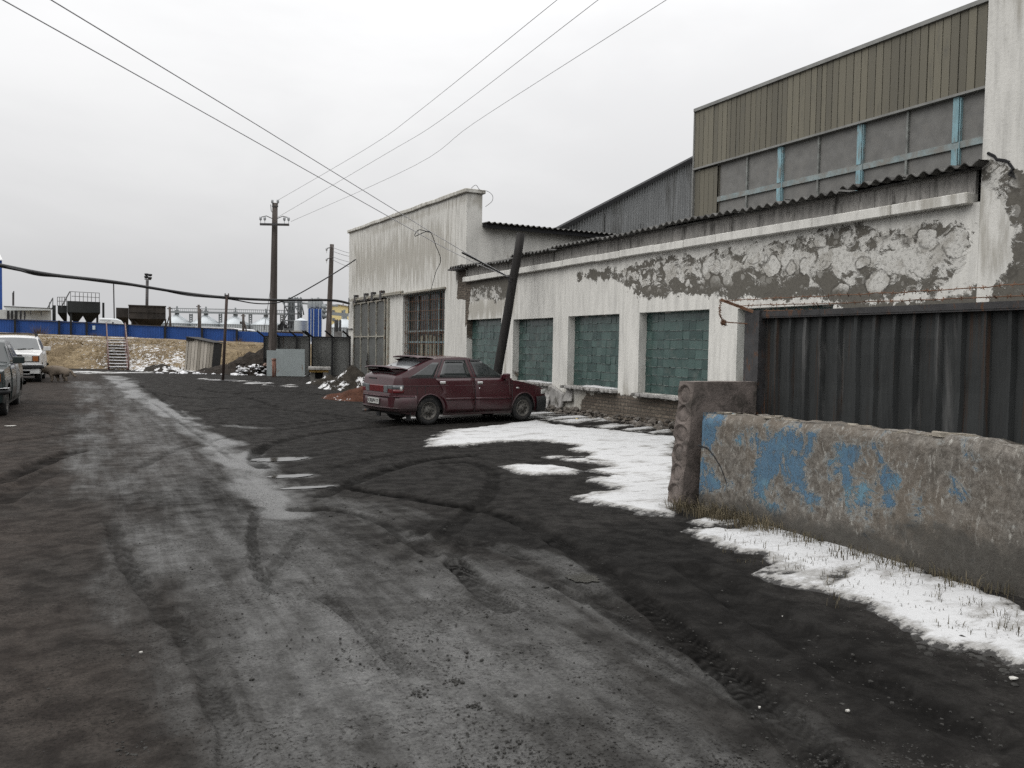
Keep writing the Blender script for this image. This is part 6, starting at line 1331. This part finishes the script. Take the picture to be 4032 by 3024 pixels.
mb = MB(); [mb.lathe([(.5, 0), (.55, 1), (.2, 1.8)], at(x, y, 161), 'z', 8) for x, y in ((1221, 1214), (1228, 1210), (1240, 1212), (1252, 1208), (1262, 1212))]; [mb.tube([at(x, 1216, 161), at(x+5, 1196, 161)], .35, 6) for x in (1222, 1237, 1250, 1262)]; [mb.tube([at(1270, y, 161), at(1280, y+18, 161)], .5, 6) for y in (1200, 1215, 1235)]; mb.build('roof_pipes', FARG, bt_, fix=False)
yb = thing('yellow_building', at(1350, 1320, 260), 'pale yellow building with a low gable and grey square windows', 'building')
mb = MB(); mb.prism([at(x, y, 260) for x, y in ((1297, 1330), (1297, 1205), (1330, 1199), (1392, 1208), (1420, 1214), (1420, 1330))], Vector((SY, CY, 0))*12); mb.build('wall', M('pale_yellow_wall', (.62, .52, .26), .8, .04, .5), yb); mb = MB(); mb.prism([at(x, y, 259.5) for x, y in ((1295, 1203), (1330, 1197), (1422, 1212), (1422, 1215), (1330, 1200), (1295, 1206))], Vector((SY, CY, 0))*13); mb.build('roof', M('grey_far_roof', (.28, .28, .28), .7, .1), yb)
for x, y in ((1313, 1226), (1350, 1227), (1313, 1257), (1385, 1228)):
    mb = MB(); FB(mb, x-5, x+5, y-5, y+6, 259.7, .4); mb.build('window', M('far_window', (.12, .13, .14), .4, .1) if 'far_window' not in bpy.data.materials else bpy.data.materials['far_window'], yb)
mb = MB(); FB(mb, 1349, 1353, 1195, 1203, 262, 1); mb.build('chimney', RUST, yb)
lw = thing('low_shed_roof', at(900, 1290, 130), 'long low snow covered roof between the fence and silos', 'shed'); mb = MB(); FB(mb, 690, 925, 1285, 1340, 130, 8); mb.build('wall', M('pale_grey_wall', (.3, .31, .31), .8, .1), lw); mb = MB(); mb.prism([at(688, 1281, 129.5), at(920, 1292, 129.5), at(928, 1297, 129.5), at(685, 1287, 129.5)], Vector((SY, CY, 0))*10); mb.build('roof', SNW, lw)
lw2 = thing('brick_shed', at(1180, 1310, 120), 'low brown brick shed behind the blue fence end', 'shed'); mb = MB(); FB(mb, 1085, 1195, 1305, 1345, 120, 6); mb.build('wall', M('brown_brick', (.16, .12, .095), .9, .2), lw2); mb = MB(); FB(mb, 1083, 1197, 1301, 1306, 119.7, 6.5); mb.build('roof', SLATEB, lw2)
# far poles
for x0, y0, x1, y1, d_, lab in ((784, 1292, 782, 1200, 110, 'far tall pole standing before the second silo'), (788, 1292, 788, 1216, 112, 'far shorter pole with crossarm before the second silo'), (958, 1302, 958, 1236, 105, 'far pole with a slanted brace and transformer by the third silo'), (672, 1284, 668, 1208, 115, 'far braced pole beside the rusty hopper')):
    t_ = thing('far_pole', at(x0, y0+30, d_), lab, 'utility pole'); mb = MB(); mb.tube([at(x0, y0+30, d_), at(x1, y1, d_)], .16, 6); mb.build('shaft', WOODP, t_)
    mb = MB(); mb.bar(at(x1-9, y1+7, d_), at(x1+9, y1+8, d_), .12); mb.build('crossarm', STEEL, t_)
    if x0 in (958, 672): mb = MB(); s_ = 18 if x0 == 958 else -20; mb.bar(at(x1+2, y1+26, d_), at(x1+s_, y0+25, d_), .16); mb.build('brace', WOODP, t_)
    if x0 == 958: mb = MB(); FB(mb, 944, 957, 1266, 1276, d_-.3, .5); mb.build('transformer', STEEL, t_)
tf = thing('switchgear', at(1340, 1320, 70), 'three dark insulator columns on a frame behind the dark sheet fence', 'switchgear')
for x in (1321, 1328, 1339): mb = MB(); mb.lathe([(.1, 0), (.11, .9), (.02, 1.0)], at(x, 1304, 70), 'z', 8); mb.build('column', BLK, tf)
mb = MB(); FB(mb, 1316, 1346, 1304, 1340, 70, .6); mb.bar(at(1330, 1306, 69.5), at(1378, 1312, 69.5), .1); mb.build('frame', M('frame_grey', (.12, .12, .12), .8, .2), tf)

# ------------------------------------------------------------------ dark sheet fence, grey sheets, kennel, outhouse, heaps
DD = 36.5; df_ = thing('sheet_fence', at(1200, 1480, DD), 'dark grey corrugated sheet fence between the tall pole and garage', 'fence')
SF = M('grey_wavy_sheet', (.115, .116, .110), .7, .25, 2, .1, .05, 40, (1, 1, .2), rust=(.06, .045, .035), rustamt=.15)
pl_ = [(1040, 1325), (1098, 1326), (1167, 1326), (1219, 1326), (1229, 1326), (1308, 1328), (1380, 1330)]
for (a, ya), (b_, yb_) in zip(pl_[:-1], pl_[1:]):
    if a == 1219: continue
    dd = DD if a < 1220 else DD+.6
    mb = MB(); n = int((b_-a)*.9); rows = [[], []]
    for i in range(n+1):
        x = a+(b_-a)*i/n; o_ = Vector((SY, CY, 0))*(.006*math.sin(i*math.pi/2)); rows[0].append(at(x, ya, dd)+o_); rows[1].append(at(x, 1492, dd)+o_)
    mb.grid(rows); mb.build('sheet_panel', SF, df_, fix=False)
for x in (1040, 1098, 1167, 1219, 1229, 1308, 1378):
    mb = MB(); FB(mb, x-3, x+3, 1323, 1492, DD-.15 if x < 1225 else DD+.4, .12)
    mb.bar(at(x+(2 if x != 1378 else -2), 1327, DD), at(x-28, 1303, DD-.6), .05); mb.build('post', DARK, df_)
mb = MB(); mb.bar(at(1040, 1325, DD-.1), at(1219, 1326, DD-.1), .06); mb.bar(at(1229, 1327, DD+.5), at(1380, 1330, DD+.5), .06); mb.build('top_rail', DARK, df_)
gd = 35.0
for (x0, x1, y0, y1, o_, lab) in ((1050, 1090, 1379, 1484, .12, 'narrow grey green metal sheet leaning left of the larger sheet'), (1087, 1200, 1374, 1484, 0, 'large pale grey metal sheet standing in front of the dark fence')):
    mb = MB(); a = at(x0, y1, gd+o_); b_ = at(x1, y1, gd+o_); c_ = at(x1, y0+1, gd+o_+.12); d_ = at(x0, y0, gd+o_+.1); mb.prism([a, b_, c_, d_], Vector((SY, CY, 0))*.03); tag(mb.build('metal_sheet', M('pale_grey_sheet', (.20, .225, .225), .55, .1, 1.5, .1, .06, 10, rust=(.12, .07, .04), rustamt=.02) if o_ else bpy.data.materials['pale_grey_sheet']), lab, 'metal sheet')
stp = at(1079, 1498, gd-1.2); stp.z = float(gz(stp.x, stp.y))-.05; mb = MB(); mb.tube([stp, at(1080, 1455, gd-1.2), at(1078, 1416, gd-1.2)], .085, 10); mb.lathe([(.105, 0), (.11, .04), (.09, .07)], at(1078, 1418, gd-1.2), 'z', 10); tag(mb.build('pipe_stump', M('flaking_rust_pipe', (.14, .06, .04), .85, .3, 6, 0, .3, 30, (2, 2, .5), dirt=(.30, .27, .25), dirtamt=.35)), 'short rusty pipe stump with flaking white paint before the grey sheets', 'pipe')
# kennel
kd = 31.0; kz = at(1256, 1508, kd); kn = thing('dog_kennel', (kz.x, kz.y, .18), 'small weathered wooden dog kennel with yellow trim by the dark fence', 'kennel')
KW = M('grey_kennel_wood', (.13, .125, .115), .9, .3, 4); 
mb = MB(); FB(mb, 1222, 1240, 1466, 1508, kd, .05); FB(mb, 1272, 1292, 1466, 1508, kd, .05); FB(mb, 1240, 1272, 1492, 1508, kd, .05); FB(mb, 1222, 1226, 1466, 1508, kd+.06, .8); FB(mb, 1288, 1292, 1466, 1508, kd+.06, .8); mb.build('wall', KW, kn)
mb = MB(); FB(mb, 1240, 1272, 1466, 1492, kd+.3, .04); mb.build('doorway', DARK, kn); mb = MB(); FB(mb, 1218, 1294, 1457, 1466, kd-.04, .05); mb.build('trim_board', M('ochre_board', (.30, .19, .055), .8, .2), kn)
mb = MB(); FB(mb, 1213, 1302, 1446, 1456.5, kd-.15, 1.15); mb.build('roof', SLATEB, kn, bevel=.01)
rr = random.Random(3); mb = MB(); [clod(mb, at(rr.uniform(1213, 1304), 1446, kd+rr.uniform(0, .7)), rr.uniform(.03, .08), rr) for _ in range(18)]; mb.build('roof_rubbish', KW, kn, fix=False)
# outhouse of boards
od = 38.5; ob = at(790, 1460, od); oz = float(gz(ob.x, ob.y)); oh = thing('plank_shed', (ob.x, ob.y, oz), 'leaning little shed of bare weathered planks by the soil heap', 'shed')
PLK = island('bare_weathered_plank', (.17, .152, .125), (.50, .46, .40), .9, .15, .3, (.10, .09, .08), 0, 30, (3, 3, .3))
ob_ = [(726, 733), (735, 747), (748, 760), (761, 771), (772, 783), (784, 796), (797, 808), (809, 820), (821, 831)]
def opl(x): return 1330+(x-730)*.20
mb = MB()
for k, (a, b_) in enumerate(ob_):
    le = 11; dd = od+.25*abs(k-4)*0; mb.prism([at(a, 1460+k*.5, od), at(b_-.9, 1460+k*.5, od), at(b_-.9+le, opl(b_), od), at(a+le*.9, opl(a)+1, od)], Vector((SY, CY, 0))*.05)
[mb.prism([at(725, 1459, od+.05+i*.25), at(725, 1459, od+.28+i*.25), at(735, 1330, od+.28+i*.25), at(735, 1330, od+.05+i*.25)], Vector((CY, -SY, 0))*.04) for i in range(5)]
mb.build('plank_wall', PLK, oh, fix=False)
mb = MB(); mb.prism([at(728, 1460, od+.08), at(829, 1464, od+.08), at(840, 1353, od+.08), at(738, 1334, od+.08)], Vector((SY, CY, 0))*1.2); mb.build('dark_backing', DARK, oh)  # dark block added behind the planks to paint the shade in their gaps
mb = MB(); mb.prism([at(731, 1325, od-.1), at(838, 1348, od-.1), at(838, 1350.5, od-.1), at(731, 1329, od-.1)], Vector((SY, CY, 0))*1.6); mb.prism([at(733, 1331, od-.06), at(762, 1336, od-.06), at(762, 1341, od-.06), at(733, 1342, od-.06)], Vector((SY, CY, 0))*.05); mb.build('roof', WOODD, oh)
# heaps
def heapmat(name, c1, c2, snow_):
    m, t, b = mk(name); co = coord(t); n = noise(t, co, 5, 6, .75); n2 = noise(t, co, 2.3, 6, .75, .3); c = mix(t, ramp(t, n, .3, .7), c1, c2)
    ge = t.nodes.new('ShaderNodeNewGeometry'); sp = t.nodes.new('ShaderNodeSeparateXYZ'); t.links.new(co, sp.inputs[0])
    s_ = math_(t, 'ADD', n2, math_(t, 'MULTIPLY', sp.outputs[2], -.12)); c = mix(t, ramp(t, s_, 1-snow_, 1.02-snow_), c, (.58, .58, .58))
    sock(t, b.inputs['Base Color'], c); b.inputs['Roughness'].default_value = .95; b.inputs['Specular IOR Level'].default_value = .15; bump(t, b, n, .9, .1); return m
def heap(name, c, rx, ry, h, mat, label, seed, cat='heap', rot=-YAW, pw=1.2):
    n = 44; cx_, cy_ = c.x, c.y; rows = []
    for i in range(n+1):
        row = []
        for j in range(n+1):
            u, v = -1.25+2.5*i/n, -1.25+2.5*j/n; r_ = math.hypot(u, v); x, y = u*rx, v*ry; wx_, wy_ = cx_+x*math.cos(rot)-y*math.sin(rot), cy_+x*math.sin(rot)+y*math.cos(rot)
            nz = float(fbm(wx_, wy_, 1.4, 5, seed)); e = max(0, 1-r_*(.75+.5*nz))**pw
            row.append((wx_, wy_, float(gz(wx_, wy_))+h*e*(.75+.5*float(fbm(wx_, wy_, 3, 4, seed+3)))+.12*(float(fbm(wx_, wy_, 6, 3, seed+6))-.5)*min(1, e*6)-.06))
        rows.append(row)
    mb = MB(); mb.smooth = True; mb.grid(rows); return tag(mb.build(name, mat, fix=False), label, cat)
SOIL = heapmat('dark_soil', (.013, .011, .009), (.038, .031, .026), .40); REDS = heapmat('red_brown_soil', (.042, .018, .011), (.085, .037, .023), .40); SOILS = heapmat('dark_soil_with_snow', (.016, .014, .011), (.04, .034, .027), .50)
hp = at(1005, 1470, 37.0); heap('soil_heap', hp+Vector((.25, -.1, 0)), 2.3, 1.4, 1.35, SOIL, 'tall heap of dark soil with litter beside the grey sheets', 3)
heap('soil_heap', at(880, 1480, 37.5), 1.8, 1.1, .45, SOIL, 'low spill of dark soil below the plank shed', 13)
heap('soil_heap', at(640, 1450, 38.6), 1.9, .9, .42, SOILS, 'low dark mound with snow flecks left of the plank shed', 23)
heap('soil_heap', at(1385, 1502, 27.5), 1.25, 1.1, .85, SOILS, 'dark earth heap streaked with snow before the garage gate', 33)
heap('soil_heap', at(1300, 1512, 29.5), 1.0, .8, .42, SOILS, 'low dark earth heap with snow beside the kennel', 53)
heap('soil_heap', at(1485, 1570, 23.0), 1.55, 1.0, .72, REDS, 'red brown earth heap behind the tail of the maroon car', 43)
rr = random.Random(12); LC = [('white_bag', (.60, .60, .60), (1003, 1440), .30, 'crumpled white bag on the soil heap'), ('white_bag', (.55, .56, .55), (965, 1450), .16, 'small white bag low on the soil heap'), ('green_litter', (.35, .62, .12), (962, 1462), .09, 'bright lime green scrap on the soil heap'), ('pink_litter', (.50, .16, .22), (903, 1484), .14, 'pink scrap at the foot of the soil heap'), ('green_litter', (.22, .45, .22), (975, 1485), .18, 'pale green wrapper at the foot of the soil heap'), ('white_litter', (.5, .52, .48), (995, 1492), .2, 'white torn wrapper at the foot of the soil heap'), ('brown_box', (.22, .15, .12), (1040, 1436), .26, 'brown box half buried in the soil heap'), ('white_litter', (.5, .5, .48), (845, 1482), .18, 'pale rag beside the slim post'), ('yellow_litter', (.45, .33, .08), (2270, 1655), .12, 'yellow scrap by the brick plinth')]
for nm, c, (x, y), s_, lab in LC:
    p = at(x, y, 35.9) if x < 1100 else g(x, y); mb = MB(); clod(mb, p, s_*.6, rr); clod(mb, p+Vector((s_*.4, 0, -.02)), s_*.45, rr); o = mb.build(nm, M(nm+'_mat', c, .6, .15) if nm+'_mat' not in bpy.data.materials else bpy.data.materials[nm+'_mat'], fix=False); tag(o, lab, 'litter')

rr = random.Random(31); mb = MB()
for _ in range(46):
    p = at(rr.uniform(930, 1048), 1440+rr.uniform(0, 52), 35.75+rr.uniform(-.25, .1)); clod(mb, p, abs(rr.gauss(0, .05))+.02, rr)
for _ in range(40):
    p = at(rr.uniform(600, 1230), 1470+rr.uniform(0, 30), 35.5); p.z = float(gz(p.x, p.y))+.01; clod(mb, p, abs(rr.gauss(0, .07))+.03, rr)
tag(mb.build('snow', SNW, fix=False), 'small lumps of snow and pale rubbish around the tall soil heap', None, None, 'stuff')
mb = MB()
for _ in range(60):
    p = at(rr.uniform(930, 1060), 1430+rr.uniform(0, 60), 35.9+rr.uniform(-.2, .3)); clod(mb, p, abs(rr.gauss(0, .06))+.03, rr)
tag(mb.build('soil_lumps', SOIL, fix=False), 'dark soil lumps and rubbish at the foot of the tall soil heap', None, None, 'stuff')
